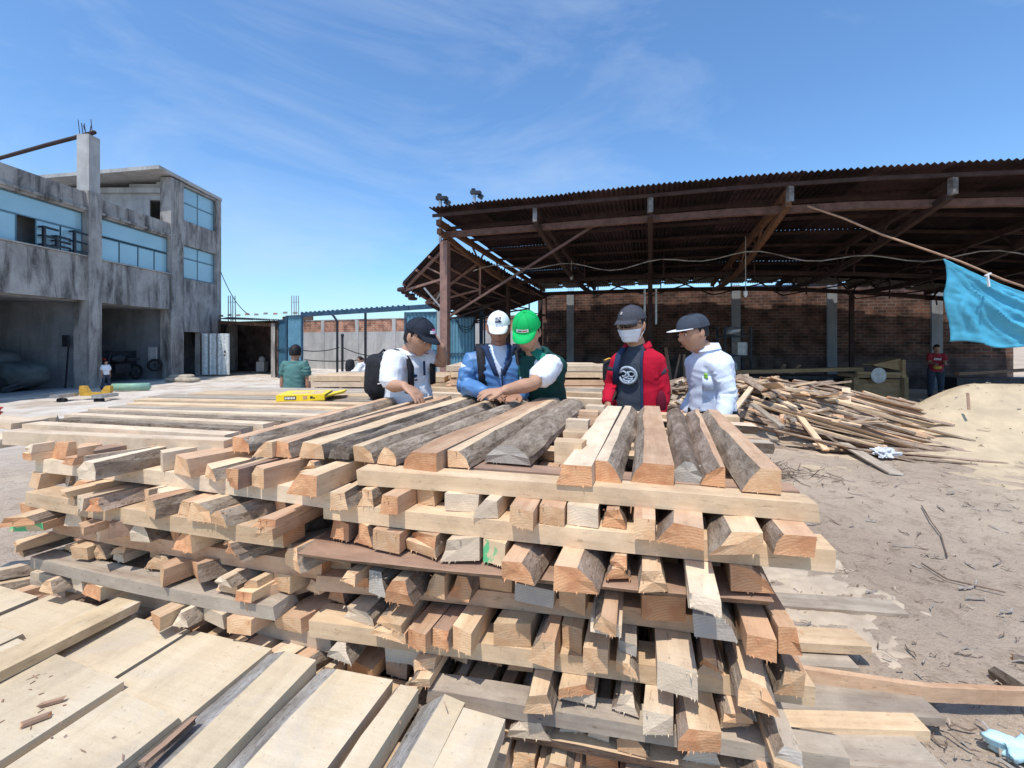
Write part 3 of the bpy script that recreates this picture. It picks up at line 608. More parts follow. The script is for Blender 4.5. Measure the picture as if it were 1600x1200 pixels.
# outer wall
ow = empty('boundary_wall', P(470, 580, 28), 'pale cement boundary wall topped with orange brick courses beyond the gateway', 'wall')
a = P(395, 545, 29.5); b = P(930, 545, 21.0); a.z = b.z = 0; d = (b-a)/2; n = V((-d.y, d.x, 0)).normalized()
rz_ = math.atan2(d.y, d.x); ow.location = ((a+b)/2) + V((0, 0, 0)); ow.rotation_euler = (0, 0, rz_); L2 = d.length
def lbox(name, lo, hi, mt, root): m = MB(); m.box(lo, hi); return m.build(name, mt, root)
lbox('cement_wall', (-L2, -.12, -.3), (L2, .12, 2.12), CONCL, ow); lbox('brick_courses', (-L2, -.1, 2.122), (L2, .1, 2.8), BRICKL, ow); lbox('coping', (-L2, -.13, 2.802), (L2, .13, 2.86), CONC, ow)
for i in range(8):
    x = -L2+.8+i*2.6; lbox('column', (x, -.15, -.3), (x+.25, .13, 2.801), CONCL, ow)
# rebar tufts beyond
for (px, py, D, lab) in ((461, 478, 24, 'bundle of thin rebar rising over the blue gate beam'), (362, 478, 24, 'bundle of thin rebar rising over the low shed roof')):
    m = MB(); c = P(px, py, D)
    for i in range(4): m.bar((c.x-.18+.12*i, D+.05*(i % 2), 2.4), (c.x-.18+.12*i, D, c.z+.55), .03, .03)
    m.bar((c.x-.2, D, c.z+.2), (c.x+.22, D, c.z+.2), .02, .02); m.box((c.x-.2, D-.2, 0), (c.x+.2, D+.2, 2.4))
    tag(m.build('rebar_column', CONC), lab, 'rebar')
for (px, D, top, lab) in ((527, 20.5, 490, 'dark leaning lamp post left of the gateway middle'), (535, 20.2, 524, 'short dark steel post just right of the leaning post'), (571, 19, 487, 'dark steel post nearest the two far visitors')):
    m = MB(); c = P(px, top, D); m.tube([(c.x, D, -.1), (c.x, D, c.z-.35), (c.x-(.25 if px == 527 else 0), D, c.z)], .055, 8)
    m.ellip((c.x-(.25 if px == 527 else 0), D, c.z), V((.08, 0, 0)), V((0, .08, 0)), V((0, 0, .1)), 8, 5)
    tag(m.build('steel_post', DARKM), lab, 'post')
for (p, q, s, lab) in ((P(470, 547, 19.5), P(530, 543, 20.4), .1, 'upper cable from the gate leaf to the leaning post'), (P(536, 543, 20.2), P(640, 553, 17), .25, 'cable running from the leaning post toward the gate right'), (P(476, 562, 19.5), P(640, 548, 17), .2, 'lower cable sagging across the gateway')):
    m = MB(); m.tube(catenary(p, q, s), .02, 5); tag(m.build('wire', BLACK), lab, 'cable')

# ================================================================== OPEN SHED
KS = 1.15
SO = V((-1.25*KS, 8.5*KS, 0))
def SH(t, s, z):
    if z > 2.9: z -= .010*max(0, t-4.5)**2
    return SO+UL*(t*KS)+UD*(s*KS)+UP*(1.5+(z-1.5)*KS if z > 0 else z)
def lbar(m, ta, tb, s_, z_, w_, h_, n=8):
    pts = [SH(ta+(tb-ta)*i/n, s_, z_) for i in range(n+1)]
    dd = (SH(1, 0, 1)-SH(0, 0, 1)).normalized(); sd = V((-dd.y, dd.x, 0))*(w_/2)
    m.rings([[p-sd-UP*h_/2, p+sd-UP*h_/2, p+sd+UP*h_/2, p-sd+UP*h_/2] for p in pts])
def PS(px, py, D): return P(px, py, D*KS)
SRZ = math.atan2(UL.y, UL.x)
shed = empty('open_shed', (SO.x, SO.y, -.1), 'large open timber yard shed with rusty corrugated roof and brown steel posts', 'shed')
def rz(s): return 3.79-(s+.6)*(.30/8.7)
s0, s1, t0, t1 = -.62, 8.15, -.05, 13.2
nsheet = 16; wdt = (t1-t0)/nsheet
for i in range(nsheet):
    ta = t0+i*wdt; tb = ta+wdt*1.03
    for j, (sa, sb) in enumerate(((s0+rnd.uniform(-.05, .05), 2.5), (2.4, 5.4), (5.3, s1+rnd.uniform(-.06, .06)))):
        m = MB(); e = .014*(2-j)+.006*(i % 2)
        corrug(m, SH(ta, sa, rz(sa)+.07+e), SH(tb, sa, rz(sa)+.07+e), SH(tb, sb, rz(sb)+.07+e), SH(ta, sb, rz(sb)+.07+e), 44, .02)
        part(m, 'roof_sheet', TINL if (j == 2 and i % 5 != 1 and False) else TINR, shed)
m = MB()
for i in range(nsheet):    # pale skylight sheets near the rear edge
    ta = t0+i*wdt+.05; m = MB(); corrug(m, SH(ta, 6.9, rz(6.9)-.06), SH(ta+wdt-.1, 6.9, rz(6.9)-.06), SH(ta+wdt-.1, s1-.05, rz(s1)-.05), SH(ta, s1-.05, rz(s1)-.05), 44, .016)
    part(m, 'lining_sheet', TINL, shed)
for k, s in enumerate([-.45, .35, 1.3, 2.3, 3.3, 4.3, 5.3, 6.3, 7.2, 8.0]):
    m = MB(); lbar(m, t0, t1, s, rz(s)-.0, .045, .06); part(m, 'purlin', RUST, shed)
m = MB(); lbar(m, t0+.0, t1, 0, 3.54, .11, .12); part(m, 'front_beam', RUSTB, shed)
for k, t in enumerate([.02, 1.84, 3.7, 5.62, 7.5, 9.4, 11.3]):
    mt = RUSTO if k in (0, 3) else RUST
    m = MB(); m.bar(SH(t, s0+.25, rz(s0+.25)-.1), SH(t, s1, rz(s1)-.1), .1, .12)
    zb = lambda s: rz(s)-.2-.28*math.sin(PI*min(max((s+.3)/8.6, 0), 1))
    pts = [SH(t, s, zb(s)-.05) for s in (-.35, 1, 2.5, 4, 5.5, 7, 8.1)]
    for p, q in zip(pts, pts[1:]): m.bar(p, q, .09, .11)
    for i, s in enumerate([.4, 1.2, 2, 2.8, 3.6, 4.4, 5.2, 6, 6.8, 7.5]):
        m.bar(SH(t, s, rz(s)-.12), SH(t, s+(.4 if i % 2 else -.4), zb(s)-.02), .035, .035)
    part(m, 'rafter', mt, shed)
    if k in (1, 2, 3, 4):
        m = MB(); s = s0+.2; m.bar(SH(t, s, rz(s)-.25), SH(t, s, rz(s)-.02), .09, .08); part(m, 'bracket_plate', STEELD, shed)
def post(t, s, w, top, mt):
    m = MB(); m.bar(SH(t, s, -.12), SH(t, s, top), w, w, up=UL); part(m, 'post', mt, shed)
post(-.02, 0, .17, 3.42, POSTM); post(13, 0, .2, 3.5, POSTM); post(3.7, 4, .13, 3.2, RUST)
for t in (3.7, 9.4): post(t, 7.9, .12, 3.2, RUST)
m = MB()
for d in (-.1, .1): m.bar(SH(3.7+d*1.35, 3.94, 1.95), SH(3.7+d*1.35, 3.94, 2.85), .05, .05)
part(m, 'steel_angle', STEEL, shed)
post(-.1, 8.0, .15, 3.2, RUST); post(-.1, 4.2, .12, 3.3, RUST)
def brace(p, q, w, mt=RUST, name='brace'): m = MB(); m.bar(p, q, w, w); part(m, name, mt, shed)
brace(PS(703, 494, 8.45), PS(940, 345, 7.75), .045, RUSTB)
brace(PS(700, 350, 8.6), PS(690, 480, 8.9), .04, STEEL)
brace(PS(765, 478, 9.2), PS(700, 500, 8.5), .03)
# cross braces under the roof
for i, t in enumerate([1.84, 3.7, 5.62, 7.5, 9.4]):
    for (sa, sb) in ((4.0, 7.6),):
        brace(SH(t, sa, rz(sa)-.35), SH(t+1.9, sb, rz(sb)-.5), .035); brace(SH(t+1.9, sa, rz(sa)-.35), SH(t, sb, rz(sb)-.5), .035)
    for s in (3.4, 6.4): brace(SH(t+.3, s, rz(s)-.1), SH(t+.3, s, rz(s)-.62), .03)
# front purlin lintel hanging strip behind + rear longitudinal beam
m = MB(); lbar(m, t0, t1, 7.9, rz(7.9)-.26, .1, .14); part(m, 'rear_beam', RUST, shed)
m = MB(); lbar(m, t0, t1, 4.2, rz(4.2)-.45, .08, .1); part(m, 'middle_beam', RUST, shed)
# back wall with columns
bw = empty('brick_wall', SH(6, 8.6, 0), 'long dark brick back wall of the shed with concrete columns', 'wall', rz=SRZ)
WT = 1.5+1.8*KS
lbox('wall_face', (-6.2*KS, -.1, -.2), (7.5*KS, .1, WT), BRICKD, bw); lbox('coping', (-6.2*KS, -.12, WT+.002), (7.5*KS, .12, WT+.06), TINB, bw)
for px in (891, 1150, 1300, 1464):
    r_ = (px-800)/700.0; # solve t at s=8.5
    t = (r_*(SO.y+UD.y*8.45*KS)-(SO.x+UD.x*8.45*KS))/(UL.x-r_*UL.y)-6*KS+6
    lbox('column', (t-6-.15, -.2, -.2), (t-6+.15, -.102, WT+.08), CONCI, bw)
    m = MB()
    for k in range(4): m.bar((t-6-.1+.07*k, .02*(k % 2), WT), (t-6-.1+.07*k, 0, WT+.28), .012, .012)
    m.build('rebar', RUST, bw)
# fixtures above the roof corner
for (px, py, D, lab) in ((688, 312, 8.3, 'left floodlight on a short pole over the shed roof corner'), (741, 303, 9.2, 'right floodlight on a short pole over the shed roof edge')):
    c = PS(px, py, D); D *= KS; root = empty('floodlight', (c.x, D, c.z-.5), lab, 'light')
    m = MB(); m.cyl((c.x, D, c.z-(.9 if px < 700 else .3)), (c.x, D, c.z+.02), .035); part(m, 'pole', STEEL, root)
    m = MB(); m.bar((c.x-.08, D, c.z+.03), (c.x+.16, D-.05, c.z+.01), .12, .07); m.bar((c.x+.1, D, c.z-.03), (c.x+.2, D, c.z-.09), .1, .1); m.cyl((c.x-.02, D, c.z+.05), (c.x-.02, D, c.z+.12), .05); part(m, 'lamp_head', DARKM, root)
# electric cable under roof
m = MB(); pts = [SH(-.1+.25*i, 1.6, 3.1+.07*math.sin(i*.9)+.06*math.sin(i*.37)-.0*i) for i in range(44)]
m.tube(pts, .013, 5); tag(m.build('electric_cable', CONC), 'wavy grey cable strung along under the shed roof', 'cable')
for (px, py, D, lab) in ((1165, 455, 8.8, 'white hanging bulb holder on a cord under the shed roof'), (893, 430, 11, 'thin hanging light cord left under the shed roof')):
    c = PS(px, py, D); D *= KS; root = empty('hanging_lamp', (c.x, D, c.z), lab, 'lamp')
    m = MB(); m.cyl((c.x, D, c.z), (c.x, D, 3.9), .009, 6); part(m, 'cord', CONCL, root)
    m = MB(); m.cyl((c.x, D, c.z-.1), (c.x, D, c.z), .045, 10); m.ellip((c.x, D, c.z-.1), V((.03, 0, 0)), V((0, .03, 0)), V((0, 0, .04)), 8, 6); part(m, 'bulb_holder', WHITEP if px > 1000 else STEEL, root)
# side lean-to canopy
ca = empty('sagging_canopy', PS(700, 600, 10), 'sagging rusty tin canopy with a crooked frame at the shed left end', 'canopy')
QA = PS(694, 372, 8.75); QB = PS(628, 442, 9.0); QC = PS(742, 500, 15.2); QD = PS(858, 462, 16.0)
def Q(a, b): # a along high->low, b front->rear
    p = QA.lerp(QB, a).lerp(QD.lerp(QC, a), b); p.z -= .25*math.sin(PI*b)*a*.6; return p
for i in range(7):
    b0, b1 = i/7, (i+1)/7+.01; jl = rnd.uniform(-.06, .1); m = MB(); rg = []
    for k in range(29):
        b = b0+(b1-b0)*k/28; off = .025*math.sin(k*PI/2)+.012*i % .03
        rg.append([Q(0, b)+UP*off, Q(.5, b)+UP*off, Q(1+jl, b)+UP*(off-(.1 if i == 0 else 0)), Q(1+jl, b)+UP*(off+.007), Q(.5, b)+UP*(off+.007), Q(0, b)+UP*(off+.007)])
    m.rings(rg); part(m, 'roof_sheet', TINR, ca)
for a in (.05, .35, .65, .97):
    m = MB(); pts = [Q(a, b/6)-UP*.06 for b in range(7)]
    for p, q in zip(pts, pts[1:]): m.bar(p, q, .05, .05)
    part(m, 'purlin', POSTM, ca)
for b in (.02, .22, .45, .7, .95):
    m = MB(); m.bar(Q(0, b)-UP*.12, Q(1, b)-UP*.12, .06, .06); m.bar(Q(0, b)-UP*.85, Q(1, b)-UP*.14, .05, .05); m.bar(Q(0, b)-UP*.1, Q(0, b)-UP*1.0, .05, .05)
    m.bar(Q(.5, b)-UP*.1, Q(0, b)-UP*.85, .035, .035); part(m, 'rafter', POSTM if b < .3 else RUST, ca)
m = MB(); m.bar(Q(.0, .02)-UP*.9, Q(.9, .25)-UP*.2, .04, .04); m.bar(PS(663, 450, 8.9), PS(694, 486, 8.6), .03, .03); part(m, 'brace', STEEL, ca)
m = MB(); c = Q(1.05, .03)
for i in range(4): lump(m, c+V((.05*i, .1*i, -.05-.06*i)), .13, .1, .05, .5, i, 10, 7)
part(m, 'torn_sheet', TINR, ca)
# wires coiled on gate
m = MB()
for k in range(3):
    c = P(728, 497+2*k, 14.6); m.tube([c+V((.33*math.cos(PI+PI*i/10)*(1-.12*k), 0, .3*math.sin(PI+PI*i/10)*(1+.15*k))) for i in range(11)], .012, 5)
tag(m.build('hanging_wire', BLACK), 'black wire loops hanging on the blue gate right of the post', 'wire')
# tarp with pole
tp = empty('pole', PS(1400, 380, 6.3), 'bare wooden pole slanting down from the shed beam to the blue tarp', 'pole')
m = MB(); pa, pb = PS(1262, 322, 6.62), PS(1640, 462, 5.7); m.tube([pa.lerp(pb, i/6)+V((0, 0, .02*math.sin(i*2.1))) for i in range(7)], .017, 8); part(m, 'shaft', BROWN, tp, True)
NI, NJ = 60, 40; vs_ = []; fs = []
c00, c10, c01, c11 = PS(1474, 404, 6.05), PS(1790, 520, 5.4), PS(1482, 534, 6.1), PS(1790, 560, 5.3)
for j in range(NJ+1):
    for i in range(NI+1):
        u, v = i/NI, j/NJ; p = c00.lerp(c10, u).lerp(c01.lerp(c11, u), v)
        ang = math.atan2(v*1.0, u*1.6+.02); rr = math.hypot(u, v*.6)
        fl = 1-abs(math.sin(ang*6.5+1)); fl2 = 1-abs(math.sin(ang*15+.5)); d = (-.09*fl**3-.035*fl2**2)*min(1, rr*3)+.03*noise.noise(V((u*6, v*6, 1)))+.012*noise.noise(V((u*22, v*22, 4)))
        p += V((0, d, 0)); p.z += .03*math.sin(u*17)*v-.10*math.sin(PI*min(u*1.4, 1))*(1-v)*.7; p.x += .03*math.sin(v*9)*(1-u)
        vs_.append(p)
for j in range(NJ):
    for i in range(NI): a = j*(NI+1)+i; fs.append((a, a+1, a+NI+2, a+NI+1))
m = MB(); m.add(vs_, fs); o = m.build('tarpaulin', TARP, None, True, recalc=False)
mod = o.modifiers.new('thickness', 'SOLIDIFY'); mod.thickness = .004
tag(o, 'bright blue tarpaulin hanging in folds from the slanting pole', 'tarp')
c = PS(1543, 430, 5.75); m = MB(); m.bar(c, c+V((.02, 0, -.17)), .025, .02); m.bar(c+V((-.04, 0, -.01)), c+V((.05, 0, .03)), .02, .02)
tag(m.build('ribbon', WHITEP), 'short white ribbon tied on the blue tarpaulin', 'ribbon')

# ================================================================== TIMBER
def board_mesh(L, w, t, prof='rect', seed=0, mats=(CREAM, BARK, ENDC), wane=.35, bow=0.0, nseg=None, rough=1.0, cup=0.0, taper=0.0, skew=0.0, fringe=False):
    """length on +x, centred in y, z 0..t; materials: 0 sawn, 1 bark, 2 end"""
    r = random.Random(seed); nseg = nseg or max(5, int(L/.16)); wl_ = w*wane
    if prof == 'rect': cs = [(-w/2, 0, 0), (w/2, 0, 0), (w/2, t, 0), (-w/2, t, 0)]; e = [0, 0, 0, 0]
    elif prof == 'right': cs = [(-w/2, 0), (w/2, 0), (w/2-wl_*.35, t*.55), (w/2-wl_, t), (-w/2, t)]; e = [0, 1, 1, 0, 0]
    elif prof == 'left': cs = [(-w/2, 0), (w/2, 0), (w/2, t), (-w/2+wl_, t), (-w/2+wl_*.35, t*.55)]; e = [0, 0, 0, 1, 1]
    elif prof == 'both': cs = [(-w/2, 0), (w/2, 0), (w/2-wl_*.3, t*.5), (w/2-wl_*.8, t), (-w/2+wl_*.8, t), (-w/2+wl_*.3, t*.5)]; e = [0, 1, 1, 0, 1, 1]
    elif prof == 'round': cs = [(-w/2, 0), (w/2, 0), (w*.46, t*.45), (w*.3, t*.82), (w*.08, t), (-w*.14, t*.98), (-w*.36, t*.7), (-w*.48, t*.35)]; e = [0]+[1]*7
    elif prof == 'inv': cs = [(-w/2+wl_, 0), (w/2, 0), (w/2, t), (-w/2, t), (-w/2+wl_*.4, t*.5)]; e = [0, 0, 0, 1, 1]
    cs = [c[:2] for c in cs]; n = len(cs); rg = []
    ph = [r.uniform(0, 9) for _ in range(n)]
    for i in range(nseg+1):
        x = L*i/nseg; ring = []
        b = bow*4*(x/L)*(1-x/L)
        for k, (y, z) in enumerate(cs):
            bk = e[k] or e[k-1]
            am = (.010 if bk else .0022)*rough
            dy = am*(noise.noise(V((x*(5 if bk else 2.5)+ph[k]*7, seed*.37, ph[k])))+(.6*noise.noise(V((x*16+ph[k], seed*.1, 2))) if bk else 0))
            dz = am*.7*noise.noise(V((x*4+ph[k], seed*.7, 8)))*(1 if z > 0 else .25)
            zz = z+cup*((2*y/w)**2-.0)*0 + dz
            xx = x+((r.uniform(-.006, .006)*rough+skew*y) if i in (0, nseg) else 0)
            yy = y*(1-taper*i/nseg)
            ring.append((xx, yy+dy+b, zz))
        rg.append(ring)
    m = MB(); o = 0
    for ring in rg: m.v += ring
    for i in range(nseg):
        for j in range(n):
            a = i*n+j; b2 = i*n+(j+1) % n; m.f.append((a, a+n, b2+n, b2)); m.m.append(e[j])
    for k, base in ((0, 0), (1, nseg*n)):
        ci = len(m.v); c = sum((V(p) for p in rg[0 if k == 0 else -1]), V())/n; m.v.append((c.x+r.uniform(-.003, .003), c.y, c.z))
        for j in range(n):
            a = base+j; b2 = base+(j+1) % n; m.f.append((a, b2, ci) if k == 0 else (b2, a, ci)); m.m.append(2)
    if fringe:
        x0_ = rg[0][0]; x1_ = rg[0][1]
        for q in range(r.randint(1, 9)):
            t_ = r.random(); yy = x0_[1]+(x1_[1]-x0_[1])*t_; xx = x0_[0]+(x1_[0]-x0_[0])*t_; hw = r.uniform(.001, .0035); dz = -abs(r.gauss(0, .0045))-.001; dx = -r.uniform(0, .006)
            if r.random() < .25: zt_ = t*.9; m.add([(xx+.002, yy-hw, zt_), (xx+.002, yy+hw, zt_), (xx+dx*3, yy, zt_+r.uniform(-.006, .01)), (xx+.004, yy, zt_-.004)], [(0, 1, 2), (1, 3, 2), (3, 0, 2)], 2)
            else: m.add([(xx+.001, yy-hw, .003), (xx+.001, yy+hw, .003), (xx+dx, yy+r.uniform(-.003, .003), dz), (xx+.004, yy, .002)], [(0, 1, 2), (1, 3, 2), (3, 0, 2)], 2)
    me = m.mesh('board', mats); return me
def board(name, p, q, w, t, prof='rect', mats=(CREAM, BARK, ENDC), seed=None, roll=0.0, **k):
    """p,q: ends of the underside centre line"""
    p = V(p); q = V(q); seed = seed if seed is not None else rnd.randrange(99999)
    me = board_mesh((q-p).length, w, t, prof, seed, mats, **k)
    d = (q-p).normalized(); s = UP.cross(d).normalized(); u = d.cross(s)
    M = Matrix((d, s, u)).transposed().to_4x4() @ Matrix.Rotation(roll, 4, 'X')
    o = link(name, me); o.matrix_world = Matrix.Translation(p) @ M
    return o
ORD = ['first', 'second', 'third', 'fourth', 'fifth', 'sixth', 'seventh', 'eighth', 'ninth', 'tenth', 'eleventh', 'twelfth', 'thirteenth', 'fourteenth', 'fifteenth', 'sixteenth', 'seventeenth', 'eighteenth', 'nineteenth', 'twentieth']
MIX = [((CREAM, BARK, ENDC), 'cream'), ((PALE, BARK, ENDW), 'pale'), ((PEACH, BARKR, ENDO), 'orange'), ((PEACH, BARK, ENDC), 'peach'), ((BROWN, BARKR, ENDO), 'brown'), ((WEATH, BARK, ENDG), 'grey'), ((CREAM, BARKR, ENDO), 'tan')]
def pick(r, ws): return r.choices(MIX, ws)[0]

ZT = 1.14; TB = .056
# --- top boards of the stack running away from the camera (near end px, far end px, width, profile, materials, label)
def topb(px1, py1, px2, py2, w, prof, mats, label, t=TB, ztop=ZT, name='board', group='boards on top of the nearest stack', **k):
    a = PZ(px1, py1, ztop); b = PZ(px2, py2, ztop); a.z = b.z = ztop-t
    o = board(name, a, b, w, t, prof, mats, fringe=True, **k); return tag(o, label, 'board', group)
topb(377, 683, 612, 621, .080, 'left', (PEACH, BARK, ENDO), 'leftmost long board of the slanting top row with orange end beside the cream beams')
topb(411, 690, 668, 619, .080, 'right', (CREAM, BARK, ENDC), 'second slanting top board from the left with grey bark on its right edge', wane=.7)
topb(444, 690, 702, 619, .075, 'left', (PEACH, BARKR, ENDO), 'reddish brown slanting top board between two cream edged boards')
topb(488, 692, 735, 618, .105, 'both', (CREAM, BARK, ENDC), 'wide smooth cream slanting top board left of the dark bark board', wane=.15)
topb(530, 695, 752, 618, .085, 'round', (BARKD, BARKD, BARKD), 'dark grey bark slanting top board with a cracked black end', t=.05)
topb(568, 697, 785, 620, .085, 'left', (CREAM, BARK, ENDC), 'slanting top board with ringed cream end and grey bark left edge', wane=.5)
topb(604, 700, 820, 620, .082, 'round', (CREAM, BARK, ENDC), 'rounded grey slanting top board with yellow ringed end beneath the two touching hands')
topb(655, 706, 852, 621, .125, 'right', (PEACH, BARKR, ENDO), 'wide orange slanting top board with rough right edge in front of the green vest', wane=.22, t=.062)
topb(717, 704, 872, 622, .078, 'left', (CREAM, BARK, ENDC), 'narrow square sawn cream slanting top board left of the big grey bark slab', wane=.5)
topb(793, 697, 893, 622, .165, 'round', (WEATH, BARK, ENDG), 'broad grey bark slab with knotty surface on the stack top middle', t=.06, ztop=ZT+.008)
topb(896, 727, 957, 634, .105, 'right', (PALE, BARK, ENDO), 'top board with bright orange sawn end right of the upright blocks', wane=.2, t=.06)
topb(951, 721, 988, 634, .08, 'left', (PALE, BARK, ENDO), 'narrow pale top board with brown end and ragged bark side', wane=.55, t=.062)
topb(1019, 724, 1013, 634, .122, 'right', (PEACH, BARK, ENDO), 'smooth orange top board with grey right edge in front of the red jacket', wane=.3, t=.062)
topb(1074, 722, 1056, 637, .095, 'round', (WEATH, BARKR, ENDG), 'brown grey bark board among the right top boards with grey end', t=.066)
topb(1113, 729, 1080, 638, .07, 'right', (PEACH, BARKR, ENDO), 'narrow brown ridge board touching the bark board on the right top', wane=.75, t=.058)
topb(1190, 732, 1106, 640, .095, 'right', (PEACH, BARK, ENDC), 'rightmost square sawn top board with pale yellow end angled to the left', wane=.45, t=.068, ztop=ZT+.012)
# small blocks between bark slab and orange ended board
for (px, py, w, h, lab) in ((868, 705, .07, .075, 'grey upright block nearest the camera beside the bark slab'), (882, 678, .075, .05, 'orange block behind the grey upright block'), (886, 663, .055, .06, 'small grey rounded block in the gap of the stack top'), (905, 652, .06, .07, 'cream upright block midway along the gap'), (917, 640, .08, .06, 'farthest wide block at the end of the gap'), (934, 648, .05, .05, 'small pale block near the red sleeve')):
    a = PZ(px, py, 1.12); a.z = 1.086; o = board('block', a, a+UL*.10, w, h, 'rect', rnd.choice(MIX)[0]); tag(o, lab, 'block', 'short blocks in the gap on the stack top')

# --- cream beams lying crosswise on the left part (left px, right px, width, kind, label)
ZA = 1.11
def crossb(px1, py1, px2, py2, w, t, mats, label, ztop=ZA, prof='rect', **k):
    a = PZ(px1, py1, ztop); b = PZ(px2, py2, ztop); a.z = b.z = ztop-t
    o = board('beam', a, b, w, t, prof, mats, **k); return tag(o, label, 'beam', 'cream beams across the left stack')
C_ = (CREAM, BARK, ENDC); P_ = (PALE, BARK, ENDW); G_ = (WEATH, BARK, ENDG); GB = (BARK, BARK, ENDG)
crossb(18, 672, 358, 686, .062, .058, P_, 'front cream beam with a yellow stain on the left stack edge', bow=-.012)
crossb(50, 660, 362, 677, .075, .055, P_, 'second cream beam just behind the front cream beam')
crossb(103, 653, 385, 668, .07, .05, GB, 'first grey bark board between the cream beams', ztop=ZA-.008)
crossb(112, 646, 420, 661, .065, .055, P_, 'third cream beam on the left stack ending left of the slanting boards')
crossb(140, 642, 470, 655, .12, .045, GB, 'wide grey weathered board behind the third cream beam', ztop=ZA-.01)
crossb(145, 638, 500, 648, .06, .055, P_, 'fourth cream beam with long thin pointed left end', taper=-.3)
crossb(190, 633, 540, 643, .16, .045, G_, 'dusty grey wide board with scratches behind the fourth cream beam', ztop=ZA-.01)
crossb(208, 629, 560, 638, .09, .055, C_, 'fifth cream beam lying in front of the yellow box')
crossb(222, 623, 600, 631, .12, .058, C_, 'wide cream beam under the front side of the yellow box')
crossb(250, 617.5, 620, 624, .2, .05, G_, 'broad weathered grey board beneath the yellow box', ztop=ZA-.008)
crossb(312, 612.5, 640, 617.5, .22, .05, C_, 'broad cream board at the back of the left stack')
crossb(355, 607.5, 610, 610.5, .28, .05, G_, 'farthest grey board on the left stack behind the yellow box', ztop=ZA-.006)
crossb(25, 655, 90, 650, .12, .03, P_, 'short flat cream offcut on the left rear of the left stack', ztop=ZA-.03)
crossb(-40, 650, 48, 658, .14, .03, P_, 'flat cream plank at the far left picture edge')
o = board('plank', PZ(-120, 690, 1.02), PZ(6, 700, 1.02), .2, .04, 'rect', P_); tag(o, 'broad cream plank end at the left picture edge beside the front beam', 'plank')

